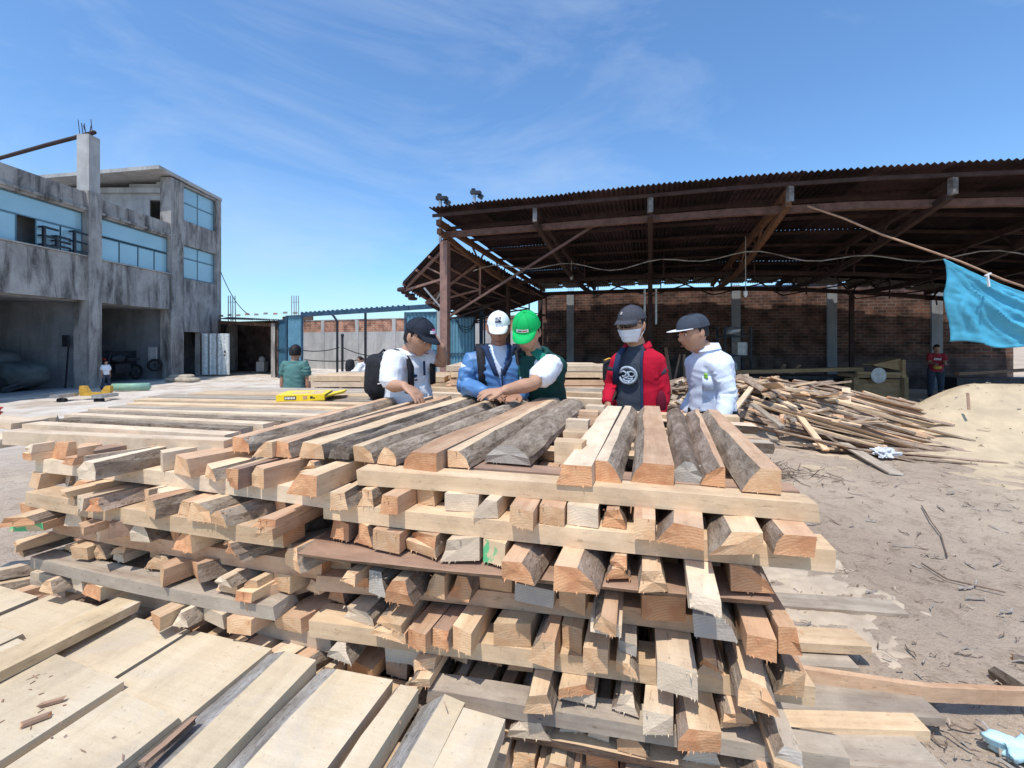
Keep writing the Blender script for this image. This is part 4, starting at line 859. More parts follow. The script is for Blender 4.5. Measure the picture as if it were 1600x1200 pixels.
# --- layered stacks below -------------------------------------------------
LN = ['top', 'second', 'third', 'fourth', 'fifth', 'sixth', 'seventh', 'eighth', 'ninth', 'tenth', 'eleventh', 'twelfth', 'thirteenth', 'fourteenth', 'fifteenth', 'sixteenth', 'seventeenth', 'eighteenth', 'nineteenth', 'twentieth', 'twenty first']
def lateral(z, t, u0, u1, v, w, dirt, mats, prof, skew_, r, lab, grp):
    a = W(u0, v, z); b = W(u1, v+skew_, z)
    o = board('beam', a, b, w, t, prof, mats, seed=r.randrange(99999), bow=r.uniform(-.02, .02)); tag(o, lab, 'beam', grp); return o
def stack(tag_, u0, u1, ztop, seed, layers, skew0, side, vfront=1.24, vback=2.75, firstlat=True, overr=0.0):
    r = random.Random(seed); z = ztop; k = 0; lat = firstlat
    while z > .0 and k < layers:
        if lat:
            t = r.uniform(.05, .058); z -= t; sk = skew0+r.uniform(-.04, .04)
            n = 8 if k < 1 else 3
            for i in range(n):
                v = vfront+r.uniform(-.05, .03)+.0 if i == 0 else vfront+(vback-vfront)*i/(n-1)+r.uniform(-.06, .06)
                if i == 0 and k == 0: v += .05
                ml, cn = pick(r, (5, 4, 1, 1.4, .5, 1.6, 2)) if (i or k > 3) else MIX[r.choice([0, 1, 6])]; pr = r.choice(['rect', 'rect', 'right', 'inv', 'left']) if (i or k > 3) else 'rect'
                w = r.uniform(.08, .11)
                if i == 0 and (tag_, k) in (('right', 4), ('left', 7), ('right', 10)): v -= .05; w = .17 if k == 4 else .11; ml, cn = MIX[4 if k == 4 else r.choice([5, 1])]; t = t*.8
                a0 = u0+r.uniform(-.1, .06); a1 = u1+(r.uniform(-.12, .1) if side > 0 else r.uniform(-.02, .08))
                if i == 0 and k > 1 and r.random() < .3: a0, a1 = (a0, a1-r.uniform(.1, .3)) if r.random() < .5 else (a0+r.uniform(.1, .3), a1)
                pos = 'front' if i == 0 else ('rear' if i == n-1 else 'inner')
                lateral(z, t-.0015, a0, a1, v, w, None, ml, pr, sk if i == 0 else sk*.6, r, f'{pos} {cn} crosswise beam{"" if pos != "inner" else " "+ORD[i]} in the {LN[k]} layer of the {tag_} stack', f'crosswise beams of the {tag_} stack')
        else:
            t = r.uniform(.05, .072); z -= t; u = u0+r.uniform(-.12, .02); i = 0
            u1k = u1-(.009*k if side > 0 else 0)
            while u < u1k+.02:
                w = r.choice([r.uniform(.055, .08), r.uniform(.08, .125)]); tt = min(t, r.uniform(.042, .07)) if r.random() < .35 else t-.001
                ml, cn = pick(r, (4.5, 3.5, 1.6, 2.4, .4, .7, 2.6)); pr = r.choice(['left', 'right', 'both', 'rect', 'both', 'rect', 'right', 'rect'])
                yaw = r.gauss(0, .035 if overr == 0 else .11)+overr; pv = vfront+(r.uniform(-.115, .05) if overr == 0 else r.uniform(-.17, .05))
                ln = r.uniform(1.25, 1.6); uc = u+w/2
                if u+w > u1k+.015: break
                p = W(uc, pv, z); d = UD*math.cos(yaw)+UL*math.sin(yaw)
                p = p-d*0; q = p+d*ln
                en = {'ENDO': 'orange'}.get(ml[2].name, None)
                o = board('offcut', p, q, w*.97, tt, pr, ml, seed=r.randrange(99999), wane=r.uniform(.2, .5), taper=r.uniform(-.1, .1), skew=r.uniform(-.3, .3), nseg=7, rough=1.3, roll=r.gauss(0, .03), fringe=True)
                if tt > t-.002 and t > .056 and r.random() < .4:
                    th2 = t*r.uniform(.38, .55); q0 = p-d*r.uniform(-.04, .05); m2, c2 = pick(r, (4, 3, 2, 2, .5, 1.5, 3))
                    bpy.data.objects.remove(o); o = board('offcut', p, q, w*.97, t-th2-.001, pr, ml, seed=r.randrange(99999), wane=.3, skew=r.uniform(-.3, .3), nseg=7, rough=1.3, fringe=True)
                    ob = board('thin_board', q0+UP*(t-th2), q+UP*(t-th2), w*r.uniform(.7, 1.0), th2-.002, r.choice(['rect', 'both', 'right']), m2, seed=r.randrange(99999), skew=r.uniform(-.5, .5), nseg=7, rough=1.5, fringe=True)
                    tag(ob, f'{c2} thin board over the {ORD[min(i,19)]} sawn end, {LN[k]} layer of the {tag_} stack', 'board', f'thin boards in the {tag_} stack')
                if (tag_, k, i) in (("left", 0, 4), ("left", 4, 1), ("right", 3, 5)): o.data.materials[2] = GREEN; cn = 'green painted'
                tag(o, f'{cn} sawn end, {ORD[min(i,19)]} from left, {LN[k]} layer of the {tag_} stack', 'offcut', f'offcut ends of the {tag_} stack')
                u += w+r.choice([.003, .006, .012, .02, .045]); i += 1
        lat = not lat; k += 1
stack('right', -.98, .42, ZT-.06, 31, 18, .12, 1, vfront=1.27)
stack('left', -2.42, -1.02, ZT-.06, 77, 18, .02, -1, vfront=1.24, firstlat=False, overr=.14)
# deeper left part of the pile that carries the rear cream beams
r = random.Random(5)
for k in range(7):
    z = 1.04-k*.155
    for i in range(5):
        v = 2.9+i*.42; a0 = -2.75+.16*i+r.uniform(-.1, .1)
        p_ = W(a0-.2, v, z-.06); q_ = W(a0+2.1, v+r.uniform(-.04, .04), z-.06)
        ml, cn = pick(r, (5, 4, 1, 1, .5, 2, 2)); o = board('beam', p_, q_, .1, .06, 'rect', ml, seed=r.randrange(9999), nseg=6); tag(o, f'{cn} crosswise beam, {ORD[i]} from front, {LN[k]} layer of the rear stack', 'beam', 'crosswise beams of the rear stack')
    for i in range(6):
        uu = -2.7+i*.38; p_ = W(uu, 2.75, z-.13); q_ = W(uu+.1, 4.9, z-.13)
        ml, cn = pick(r, (5, 4, 1, 1, .5, 2, 2)); o = board('beam', p_, q_, .12, .065, 'rect', ml, seed=r.randrange(9999), nseg=6); tag(o, f'{cn} lengthwise beam, {ORD[i]} from left, {LN[k]} layer of the rear stack', 'beam', 'lengthwise beams of the rear stack')

# --- big foreground slabs
ZS = .5
def slab(px, py, px2, py2, w, t, mats, label, z=ZS, prof='right', **k):
    a = PZ(px, py, z); b = PZ(px2, py2, z); a.z -= t; b.z -= t
    if b.y < a.y: a, b = b, a
    o = board('slab', a, b, w, t, prof, mats, **k); return tag(o, label, 'slab', 'wide slabs lying in the foreground')
DS = (DUSTY, SLABE, ENDW); DS2 = (DUSTY, BARKR, ENDC)
def slabu(uc, v0, v1, w, t, mats, label, z=ZS, prof='right', du=0.0, **k):
    o = board('slab', W(uc-du, v0, z-t), W(uc, v1, z-t), w, t, prof, mats, **k); return tag(o, label, 'slab', 'wide slabs lying in the foreground')
slabu(-2.48, .1, 1.14, .36, .035, DS, 'dusty cream slab at the far left behind the cross board', prof='rect', wane=.1)
slabu(-2.1, .1, 1.16, .34, .035, DS, 'dusty cream slab left of the cross board end', prof='rect', wane=.1)
slabu(-1.70, .6, 1.14, .38, .035, DS2, 'wide cream slab beside the white smeared cross board', prof='rect', z=ZS+.012)
slabu(-1.33, .5, 1.15, .33, .035, DS2, 'wide cream slab with a thin crack in the middle foreground', prof='rect', z=ZS+.012)
slabu(-1.10, -.1, 1.14, .23, .05, DS, 'cream slab with a broad blue grey bark edge', prof='right', wane=.5, z=ZS+.02, du=-.08)
slabu(-.86, -.1, 1.15, .27, .04, DS, 'wide cream slab with a curved grey right edge', prof='right', wane=.3, z=ZS+.006, du=-.05, bow=.012)
slabu(-.675, -.1, 1.14, .088, .05, DS2, 'narrow cream slab strip between two grey edged slabs', prof='right', wane=.3, z=ZS+.012, du=-.03)
slabu(-.555, -.1, 1.15, .13, .045, DS, 'cream slab with a lilac grey right edge near the stack corner', prof='right', wane=.5, z=ZS+.004, du=-.02)
slabu(-.425, -.1, 1.12, .12, .045, DS2, 'rightmost cream foreground slab ending beside the stack corner', prof='rect', z=ZS+.008, du=-.01)
slabu(-1.70, -.3, .90, .54, .022, DS, 'very wide dusty slab nearest the camera on the left', prof='rect', z=ZS+.036, skew=.05)
slabu(-2.27, -.3, .93, .58, .022, DS2, 'very wide speckled slab at the lower left corner', prof='rect', z=ZS+.038, skew=-.04)
slabu(-1.28, -.3, .86, .24, .016, DS, 'dusty slab with a brown gap strip on its left side', prof='rect', z=ZS+.034, skew=.08)
o = board('cross_board', PZ(-70, 1085, ZS+.042), PZ(200, 950, ZS+.03), .11, .03, 'rect', (SMEAR, BARKR, ENDC)); tag(o, 'long cross board with white smears lying over the left slabs', 'board')
o = board('beam', W(-2.6, .95, ZS-.09), W(-.36, .98, ZS-.09), .1, .05, 'rect', C_); tag(o, 'far support beam under the foreground slabs', 'beam', 'supports under the foreground slabs')
o = board('beam', W(-2.6, .3, ZS-.09), W(-.36, .3, ZS-.09), .1, .05, 'rect', C_); tag(o, 'near support beam under the foreground slabs', 'beam', 'supports under the foreground slabs')
r = random.Random(12)
for k in range(5):
    z = ZS-.145-k*.075
    for i in range(4): 
        ml, cn = pick(r, (5, 4, 1, 1, .5, 2, 2)); uu = -2.45+i*.62+r.uniform(-.1, .1)
        o = board('beam', W(uu, -.1, z), W(uu, 1.1+r.uniform(-.05, .06), z), .14, .07, 'rect', ml, seed=r.randrange(9999), nseg=5); tag(o, f'{cn} support piece, {ORD[i]} from left, {LN[k]} layer under the foreground slabs', 'beam', 'supports under the foreground slabs')
# short chip lying on slab
for (px, py, ln, an, lab) in ((60, 1105, .05, .5, 'small brown wood chip on the near left slab'), (35, 1135, .05, .7, 'curled pale wood chip on the near left slab')):
    a = PZ(px, py, ZS+.04); o = board('chip', a, a+V((math.cos(an)*ln, math.sin(an)*ln, 0)), .012, .008, 'rect', (BROWN, BARKR, ENDO), nseg=3); tag(o, lab, 'chip')
o = board('bark_strip', PZ(222, 1200, ZS+.03), PZ(300, 1128, ZS+.03), .03, .012, 'both', (BROWN, BARKR, BARKR), wane=.3); tag(o, 'brown bark strip lying between slabs at the bottom', 'bark strip')
m = MB(); r = random.Random(61)
for i in range(60):
    u_, v_ = r.uniform(-2.5, -.4), r.uniform(.05, 1.12)
    if r.random() < .5: q = r.random(); u_, v_ = -2.0+1.1*q+r.gauss(0, .04), .86-.22*q+r.gauss(0, .03)
    c = W(u_, v_, ZS+.038 if u_ < -1.16 and v_ < .86 else ZS+.022); an = r.uniform(0, 6.28); L_ = abs(r.gauss(.003, .004))+.003; d_ = V((math.cos(an), math.sin(an), r.uniform(-.05, .15)))*L_
    m.bar(c-d_, c+d_, r.uniform(.0012, .004), .0015)
tag(m.build('sawdust_crumbs', BROWN), 'crumbs, splinters and twigs scattered on the foreground slabs', 'debris', kind='stuff')
# offcut heap left of the stack
r = random.Random(3)
heap = []
for i in range(26):
    a = P(r.uniform(-60, 110), r.uniform(870, 950), 2.0+r.uniform(-.1, .25)); a.z = min(a.z, .6); z = .35+.015*i*.6; a.z = max(.3, a.z-.12)
    an = r.uniform(.1, .9); ml, cn = pick(r, (2, 2, .5, 1, 1, 6, 2))
    o = board('offcut', a, a+V((math.cos(an), math.sin(an), r.uniform(-.1, .1)))*r.uniform(.2, .45), r.uniform(.04, .08), r.uniform(.02, .045), r.choice(['both', 'rect', 'round']), ml, seed=r.randrange(9999), nseg=4)
    tag(o, f'weathered {cn} offcut in the small heap at the left edge of the stack', 'offcut', 'grey offcuts heaped at the left edge')
m = MB(); lump(m, P(0, 960, 2.1)*1.0-V((.1, -.1, .35)), .55, .45, .45, .3, 4, 20, 12); tag(m.build('offcut_heap_core', WEATH, None, False), 'grey mass of broken offcuts below the left heap', 'offcuts', kind='stuff')
for k in range(4):
    a = W(-2.75, 1.3+.35*k, .0+.14*k); 
# random sticking-out boards on the left face, pointing to the lower left
r = random.Random(21)
for k, (px, py, z) in enumerate(((175, 835, .79), (305, 905, .68), (385, 945, .62), (245, 790, .9), (490, 785, .88), (455, 870, .76))):
    a = PZ(px, py, z); an = R(r.uniform(28, 50)); d = V((math.cos(an), math.sin(an), 0)); ml, cn = pick(r, (4, 4, 2, 2, .5, 3, 2))
    o = board('offcut', a, a+d*.6, r.uniform(.07, .1), r.uniform(.05, .06), r.choice(['left', 'right', 'both', 'rect']), ml, seed=r.randrange(9999), nseg=6)
    tag(o, f'{cn} offcut jutting out slantwise, {ORD[k]} of those on the left stack face', 'offcut', 'offcuts jutting from the left stack face')

# --- planks on the ground to the right of the stack
def gplank(a, b, w, t, mats, lab, z=0.03, **k):
    p = PZ(*a, z+t); q = PZ(*b, z+t); p.z = q.z = z; o = board('plank', p, q, w, t, k.pop('prof', 'rect'), mats, **k); tag(o, lab, 'plank', 'planks on the ground right of the stack'); return o
gplank((1120, 1150), (1440, 1165), .2, .04, (WEATH, BARK, ENDG), 'widest grey weathered plank on the ground nearest the camera', .03, bow=.01)
gplank((1100, 1190), (1440, 1210), .14, .04, (PALE, BARK, ENDW), 'cream plank nearest the bottom edge right of the stack', .0)
gplank((1110, 1118), (1440, 1128), .08, .04, (CREAM, BARK, ENDW), 'cream edged plank between two grey ground planks', .05)
gplank((1120, 1078), (1452, 1098), .15, .03, (WEATH, BARK, ENDG), 'grey weathered plank under the red edged plank', .05)
gplank((1130, 985), (1345, 996), .13, .04, (CREAM, BARK, ENDW), 'cream plank with saw marks right of the stack', .06)
gplank((1130, 930), (1405, 948), .14, .03, (WEATH, BARK, ENDG), 'greyish flat plank half covered with sawdust right of the stack', .0)
gplank((1130, 1018), (1330, 1030), .12, .03, (WEATH, BARK, ENDG), 'short grey plank behind the red edged plank', .02)
a = PZ(1185, 1035, .14); b = PZ(1450, 1074, .12); c = PZ(1640, 1082, .10)
me_ = MB(); rg = []
for i in range(17):
    t = i/16; p = (a.lerp(b, t/.55) if t < .55 else b.lerp(c, (t-.55)/.45)); hh = .06
    rg.append([p+V((0, 0, -hh)), p+V((0, .028, -hh)), p+V((0, .028, 0)), p])
me_.rings(rg); o = me_.build('plank', PEACH); tag(o, 'long curved reddish plank on edge reaching to the right picture border', 'plank')
a = PZ(1552, 1045, .04); b = PZ(1640, 1095, .05); a.z = b.z = .0; o = board('offcut', a, b, .05, .05, 'round', (BARKD, BARKD, ENDO)); tag(o, 'short dark bark stick at the right picture edge', 'stick')
a = PZ(1583, 1022, .03); b = PZ(1640, 1035, .03); a.z = b.z = .0; o = board('offcut', a, b, .035, .03, 'round', (BARKD, BARKD, ENDO)); tag(o, 'small dark stick behind the bark stick at the right edge', 'stick')
m = MB(); c = PZ(1606, 1178, .02); c.z = .02; lump(m, c, .085, .05, .03, 1.1, 8, 40, 20, fq=9); tag(m.build('plastic_bag', mat_plain('pale_blue_plastic', (.5, .75, .85), .4), None, True), 'crumpled pale blue plastic bag in the lower right corner', 'bag')

# ================================================================== PLANK STACKS BEHIND THE MEN
def plank_stack(tag_, x0, x1, D, ztop, tplank, yaw, n, seed, dpx=.28, rows=3, ragged=.04):
    r = random.Random(seed); d = V((math.cos(yaw), math.sin(yaw), 0)); s = V((-d.y, d.x, 0)); z = ztop; base = V((x0, D, 0)); L = (x1-x0)
    k = 0
    while z > .02+gz(x0, D) and k < n:
        z -= tplank
        for j in range(rows):
            ml, cn = pick(r, (7, 6, .5, 1.2, .2, .6, 2)); a = base+s*(j*dpx)+d*r.uniform(-ragged, ragged); b = base+s*(j*dpx)+d*(L+r.uniform(-ragged, ragged)*2)
            o = board('plank', V((a.x, a.y, z)), V((b.x, b.y, z)), dpx*.93, tplank*.88, 'rect', ml, seed=r.randrange(9999), nseg=6)
            tag(o, f'{cn} {["front","middle","rear"][j]} plank, {LN[min(k,20)]} layer of the {tag_}', 'plank', f'planks of the {tag_}')
        if k % 2 == 1:
            z -= .018
            for f in (.06, .5, .94):
                c = base+d*(L*f); o = board('sticker', V((c.x, c.y-.12, z)), V((c.x, c.y-.12, z))+s*(rows*dpx+.1), .03, .017, 'rect', (CREAM, BARK, ENDC), nseg=3); tag(o, f'{dict([(.06,"left"),(.5,"middle"),(.94,"right")])[f]} spacer strip, {LN[min(k,20)]} layer of the {tag_}', 'spacer', f'spacer strips of the {tag_}')
        k += 1
plank_stack('sawn stack behind the white polo', -1.62, -.72, 5.05, 1.13, .062, -.03, 16, 4)
plank_stack('sawn stack behind the green vest', -.66, 1.02, 4.75, 1.265, .062, -.03, 18, 9)
plank_stack('far sawn stack by the gateway', -2.35, -1.68, 5.4, 1.115, .07, -.02, 14, 15)
r = random.Random(17)
for k in range(12):
    z = 1.2-.1*k; 
    if z < 0: break
    c = V((1.06+r.uniform(-.03, .05), 4.62, z)); ml, cn = pick(r, (5, 5, 1, 1, 1, 1, 2)); o = board('sticker', c-V((0, .12, 0)), c+V((.02, .7, 0)), r.uniform(.05, .09), .05, 'rect', ml, nseg=3)
    tag(o, f'short sawn end piece, {ORD[k]} from the top at the right end of the sawn stack', 'offcut', 'end pieces at the right end of the sawn stack')

# ================================================================== SCRAP HEAP + SAWDUST
m = MB()
def heapz(x, y):
    K = [(1.6, 0), (2.4, .8), (3.85, .96), (5.4, .80), (7.0, .42), (8.6, .0)]; h = 0
    for (xa, ha), (xb, hb_) in zip(K, K[1:]):
        if xa <= x <= xb: h = ha+(hb_-ha)*(x-xa)/(xb-xa)
    yc = 7.75-.09*(x-4); return h*max(0, 1-abs((y-yc)/1.05)**1.7)
g = grid_sheet('scrap_heap_core', 1.6, 8.6, 6.2, 8.9, 70, 34, lambda x, y: gz(x, y)-.05+heapz(x, y)*.86+.06*noise.noise(V((x*4, y*4, 0))), WEATH, False)
tag(g, 'packed mass of offcuts inside the scrap wood heap', 'scrap wood', kind='stuff')
SC_M = [(CREAM, BARKR, ENDC), (PALE, BARK, ENDW), (PEACH, BARKR, ENDO), (PEACH, BARKR, ENDO), (CREAM, BARKR, ENDO), (WEATH, BARK, ENDG), (PALE, BARKR, ENDC)]
cache = {}
SCN = ['cream', 'pale', 'peach', 'orange', 'orange ended', 'grey', 'light']
r = random.Random(44)
def scrap(kind, L, w, t, i):
    key = (kind, i % 8)
    if key not in cache:
        cache[key] = board_mesh(L, w, t, r.choice(['rect', 'both', 'right', 'round']), r.randrange(9999), SC_M[i % 8 % 7], nseg=6, bow=r.uniform(-.06, .06)*L, taper=r.uniform(-.1, .5), wane=.3)
    return cache[key]
def put(me, c, d, roll, name, lab, grp, cat='offcut'):
    d = d.normalized(); s = UP.cross(d).normalized(); u = d.cross(s); M = Matrix((d, s, u)).transposed().to_4x4() @ Matrix.Rotation(roll, 4, 'X')
    o = link(name, me); o.matrix_world = Matrix.Translation(c) @ M; tag(o, lab, cat, grp); return o
for i in range(230):     # short chunks, left and top of the heap
    x = r.uniform(2.1, 5.2); y = r.uniform(6.75, 8.5); an = r.uniform(0, 6.28); me = scrap('chunk', r.uniform(.3, .75), r.uniform(.09, .16), r.uniform(.025, .06), i)
    zn = ('upper' if heapz(x, y) > .6 else 'lower'); sd = ('far left' if x < 3.1 else ('left' if x < 4.1 else 'middle'))
    put(me, V((x, y, gz(x, y)+heapz(x, y)+r.uniform(-.03, .06))), V((math.cos(an), math.sin(an), r.uniform(-.3, .3))), r.uniform(-.7, .7), 'wood_chunk', f'short {SCN[i % 8 % 7]} wood chunk on the {zn} {sd} of the scrap heap', 'short chunks on the scrap heap', 'wood chunk')
for i in range(185):      # long slats fanning to the right
    x = 3.5+r.random()**1.05*4.1; y = r.uniform(6.6, 8.1)-.1*(x-4); an = R(r.gauss(-20, 9)); me = scrap('slat', r.uniform(1.4, 2.3), r.uniform(.07, .12), r.uniform(.02, .035), i)
    z = gz(x, y)+heapz(x, y)+r.uniform(-.02, .08); x2 = x+1.8; z2 = gz(x2, y)+heapz(x2, y-.5)+.03
    put(me, V((x, y, z)), V((math.cos(an)*1.8, math.sin(an)*1.8, z2-z)), r.uniform(-.6, .6), 'slat', f'long thin {SCN[i % 8 % 7]} slat fanned out on the {"back" if y > 7.8 else ("crest" if y > 7.4 else "front")} right of the scrap heap', 'long slats on the scrap heap', 'slat')
for (p1, p2, D1, D2, w, mats, lab) in (((1322, 608), (1325, 690), 7.2, 6.6, .11, SC_M[1], 'pale slat standing nearly upright in the scrap heap'), ((1306, 634), (1314, 672), 6.9, 6.7, .13, SC_M[2], 'brown short board leaning left of the upright slat'),
        ((1217, 610), (1290, 705), 7.2, 6.2, .09, SC_M[0], 'long pale slat sloping down the front of the scrap heap'), ((1175, 632), (1222, 668), 6.8, 6.4, .1, SC_M[5], 'grey weathered board lying on the scrap heap front'),
        ((1175, 606), (1143, 648), 7.2, 6.4, .08, SC_M[1], 'pale slat leaning left against the scrap heap by the pale shirt'), ((1155, 607), (1215, 590), 7.2, 7.8, .07, SC_M[4], 'brown stick pointing up at the top left of the scrap heap')):
    a = P(*p1, D1*1.02); b = P(*p2, D2); o = board('slat', a, b, w, .03, 'rect', mats, nseg=6); tag(o, lab, 'slat')
o = board('plank', PZ(1310, 690, .05), PZ(1400, 742, .0), .14, .02, 'rect', G_); tag(o, 'grey weathered plank lying at the foot of the scrap heap', 'plank')
m = MB(); c = PZ(1382, 708, .05); lump(m, c, .12, .09, .04, 1.2, 3, 40, 20, fq=7); tag(m.build('plastic_bag', mat_plain('clear_plastic', (.6, .62, .65), .2), None, False), 'crumpled clear plastic sheet by the grey plank', 'bag')
def sawz(x, y):
    h = .84*math.exp(-((x-8.4)**2/2.4+(y-6.75)**2/.9))+.50*math.exp(-((x-6.95)**2/.8+(y-7.15)**2/.8))
    return h*(1+.12*noise.noise(V((x*1.6, y*1.6, 0))))+.02*noise.noise(V((x*5, y*5, 3)))
def sawf(x, y):
    base = .05*math.exp(-((x-8)**2/10+(y-6.4)**2/2.4))-.012+.012*noise.noise(V((x*2, y*2, 1))); return gz(x, y)+sawz(x, y)+base-.01
g = grid_sheet('sawdust_heap', 3.6, 13.5, 4.6, 10.2, 230, 140, sawf, SAWD); tag(g, 'broad pale heap of sawdust beside the scrap wood on the right', 'sawdust', kind='stuff')
a = P(1513, 612, 9.0); m = MB(); m.bar(P(1514, 640, 6.4), P(1512, 614, 6.45), .03, .02); tag(m.build('stake', BROWN), 'short wooden stake stuck in the sawdust heap', 'stake')
# sawdust apron near the stack right side
SAWP = mat_plain('dusty_sawdust', (.52, .42, .315), .98, 0, .1, 5, .5, .1, c2=(.44, .35, .265), bscale=30)
def apf(x, y): return .02-.045*min(1.2, ((x-1.7)/.85)**2+((y-2.9)/.9)**2)+.014*noise.noise(V((x*3, y*5, 2)))+.012*noise.noise(V((x*12, y*18, 2)))+.006*noise.noise(V((x*40, y*40, 2)))
g = grid_sheet('sawdust_patch', .5, 2.9, 1.9, 3.9, 150, 120, apf, SAWP); tag(g, kind='stuff', label='thin sawdust patch on the ground right of the stack', cat='sawdust')
# litter on the ground: bark strips, twigs, chips
def litter(name, n, seed, mt, lo, hi, wd, area, lab):
    r = random.Random(seed); m = MB()
    for i in range(n):
        while True:
            Y = 1.6+(r.random()**1.5)*11; X = r.uniform(-.75, 1.3)*Y
            if X > .9 or Y > 5.3: break
        if Y < 4.6 and X < .55*Y*0+1.0: continue
        z = gz(X, Y)+.012+max(0, sawf(X, Y)-gz(X, Y)) if (3.6 < X < 13.5 and 4.6 < Y < 10.2) else gz(X, Y)+.012
        an = r.gauss(-.25, .9); L = r.uniform(lo, hi)*(.6+.08*Y); k = 4; pts = []; x, y = X, Y
        for j in range(k+1):
            pts.append(V((x, y, z+.008*math.sin(j*1.7)))); an += r.uniform(-.22, .22); x += math.cos(an)*L/k; y += math.sin(an)*L/k
        w = r.uniform(*wd)*(1+.06*Y); rg = []
        for j, p in enumerate(pts):
            dd = (pts[min(j+1, k)]-pts[max(j-1, 0)]).normalized(); s = V((-dd.y, dd.x, 0))*w*(1 if 0 < j < k else .4)
            rg.append([p-s, p+s, p+s*.6+UP*w*.7, p-s*.6+UP*w*.7])
        m.rings(rg)
    o = m.build(name, mt); tag(o, lab, 'litter', kind='stuff')
litter('bark_litter', 800, 1, STICKM, .03, .16, (.0015, .0045), None, 'dark bark shreds and twigs strewn over the yard dirt')
litter('wood_litter', 900, 2, STICKL, .015, .06, (.002, .005), None, 'pale wood chips strewn over the yard dirt')
litter('grey_litter', 450, 6, mat_plain('grey_chip', (.36, .31, .27), .95, c2=(.24, .2, .17)), .05, .2, (.003, .008), None, 'flat greyish bark flakes strewn over the yard dirt')
m = MB(); r = random.Random(8)
for i in range(260):
    a = r.uniform(0, 6.28); rr = abs(r.gauss(0, .35)); c = V((2.75+rr*math.cos(a)*1.2, 5.0+rr*math.sin(a)*.7, gz(2.7, 5)+.02+.14*math.exp(-rr*rr*5)*r.random())); d = V((r.uniform(-1, 1), r.uniform(-1, 1), r.uniform(-.2, .3))).normalized()
    m.bar(c, c+d*r.uniform(.08, .28), r.uniform(.004, .014), .004)
tag(m.build('bark_tangle', STICKM), 'tangle of dark bark strips behind the rightmost top board', 'bark', kind='stuff')
for pts, lab in (([(1440, 790), (1455, 815), (1470, 835), (1480, 870)], 'long dark root like stick on the open dirt'), ([(1440, 880), (1480, 905), (1570, 925)], 'thin curved twig on the right dirt'), ([(1500, 690), (1540, 715), (1600, 722)], 'dark branch lying over the sawdust edge')):
    m = MB(); m.tube([PZ(x, y, gz(0, PZ(x, y, 0).y)+.02) for x, y in pts], .005, 5); tag(m.build('twig', STICKM), lab, 'twig')

# ================================================================== MACHINES UNDER THE SHED
sw = empty('table_saw', P(1370, 620, 11.2), 'dusty wooden table saw with a round blade beside the sawdust', 'saw')
SY = 11.2; sx = SY/700
def X_(px): return (px-800)*sx
zt = lambda py: P(1370, py, SY).z
m = MB(); m.box((X_(1342), SY+.02, gz(0, 12)-.0), (X_(1408), SY+.5, zt(600)+.12)); part(m, 'cabinet', BEAMW, sw)
m = MB(); m.box((X_(1335), SY-.1, zt(590)), (X_(1412), SY+.6, zt(588)+.05)); m.bar((X_(1333), SY-.05, -.1), (X_(1333), SY-.05, zt(589)), .12, .12); m.bar((X_(1411), SY-.05, -.1), (X_(1411), SY-.05, zt(589)), .1, .1); m.bar((X_(1411), SY+.5, -.1), (X_(1411), SY+.5, zt(589)), .1, .1); part(m, 'table', BEAMW, sw)
m = MB(); m.bar((X_(1334), SY-.1, zt(582)), (X_(1408), SY-.1, zt(584)), .07, .07); m.bar((X_(1405), SY-.1, zt(590)), (X_(1405), SY-.1, zt(562)), .08, .08); part(m, 'frame', BEAMW, sw)
m = MB(); q = [(X_(1362), SY-.06, zt(571)), (X_(1404), SY-.06, zt(579)), (X_(1404), SY+.3, zt(579)), (X_(1362), SY+.3, zt(571))]; m.hexa(q+[(X_(1362), SY-.06, zt(569)), (X_(1404), SY-.06, zt(560)), (X_(1404), SY+.3, zt(560)), (X_(1362), SY+.3, zt(569))]); part(m, 'blade_guard', BEAMW, sw)
m = MB(); c = V((X_(1366), SY-.14, zt(586))); rg = []
for yy in (0, .012): rg.append([c+V((math.cos(2*PI*k/48)*(.2 if k % 2 else .18), yy, math.sin(2*PI*k/48)*(.2 if k % 2 else .18))) for k in range(48)])
m.rings(rg); part(m, 'blade', STEEL, sw)
o = board('timber', P(1150, 584, 11.6), P(1345, 579, 11.6), .2, .09, 'rect', (BEAMW, BARKR, ENDC)); tag(o, 'long yellowish timber resting behind the scrap heap toward the saw', 'timber')
wb = empty('workbench', P(1240, 600, 12.2), 'dark long workbench under the shed behind the scrap heap', 'workbench')
m = MB(); m.box((5.9, 11.7, .55), (9.0, 12.4, .62)); part(m, 'top', DARKM, wb)
for x in (6.0, 7.5, 8.9):
    m = MB(); m.box((x-.05, 11.75, -.12), (x+.05, 12.35, .549)); part(m, 'leg', DARKM, wb)
o = board('timber', P(1495, 586, 12.6), P(1640, 578, 12.0), .2, .07, 'rect', (BROWN, BARKR, ENDO)); tag(o, 'long brown timber on a dark bench right of the red shirted worker', 'timber')
m = MB(); m.box((P(1490, 600, 12.9).x, 12.8, -.1), (P(1660, 600, 12.9).x, 13.2, P(1500, 590, 12.9).z)); tag(m.build('bench', DARKM), 'dark low bench behind the sawdust heap', 'bench')
cbn = empty('machine_cabinet', P(1150, 590, 12.8), 'dark shelf with engine parts against the shed back wall behind the pale shirted man', 'cabinet')
m = MB(); x0 = P(1128, 500, 12.8).x; x1 = P(1168, 500, 12.8).x
for z in (-.1, .55, 1.1, 1.65): m.box((x0, 12.6, z), (x1, 13.1, z+.04))
for x in (x0, x1): m.bar((x, 12.62, -.1), (x, 12.62, 1.95), .05, .05); m.bar((x, 13.08, -.1), (x, 13.08, 1.95), .05, .05)
part(m, 'rack', DARKM, cbn)
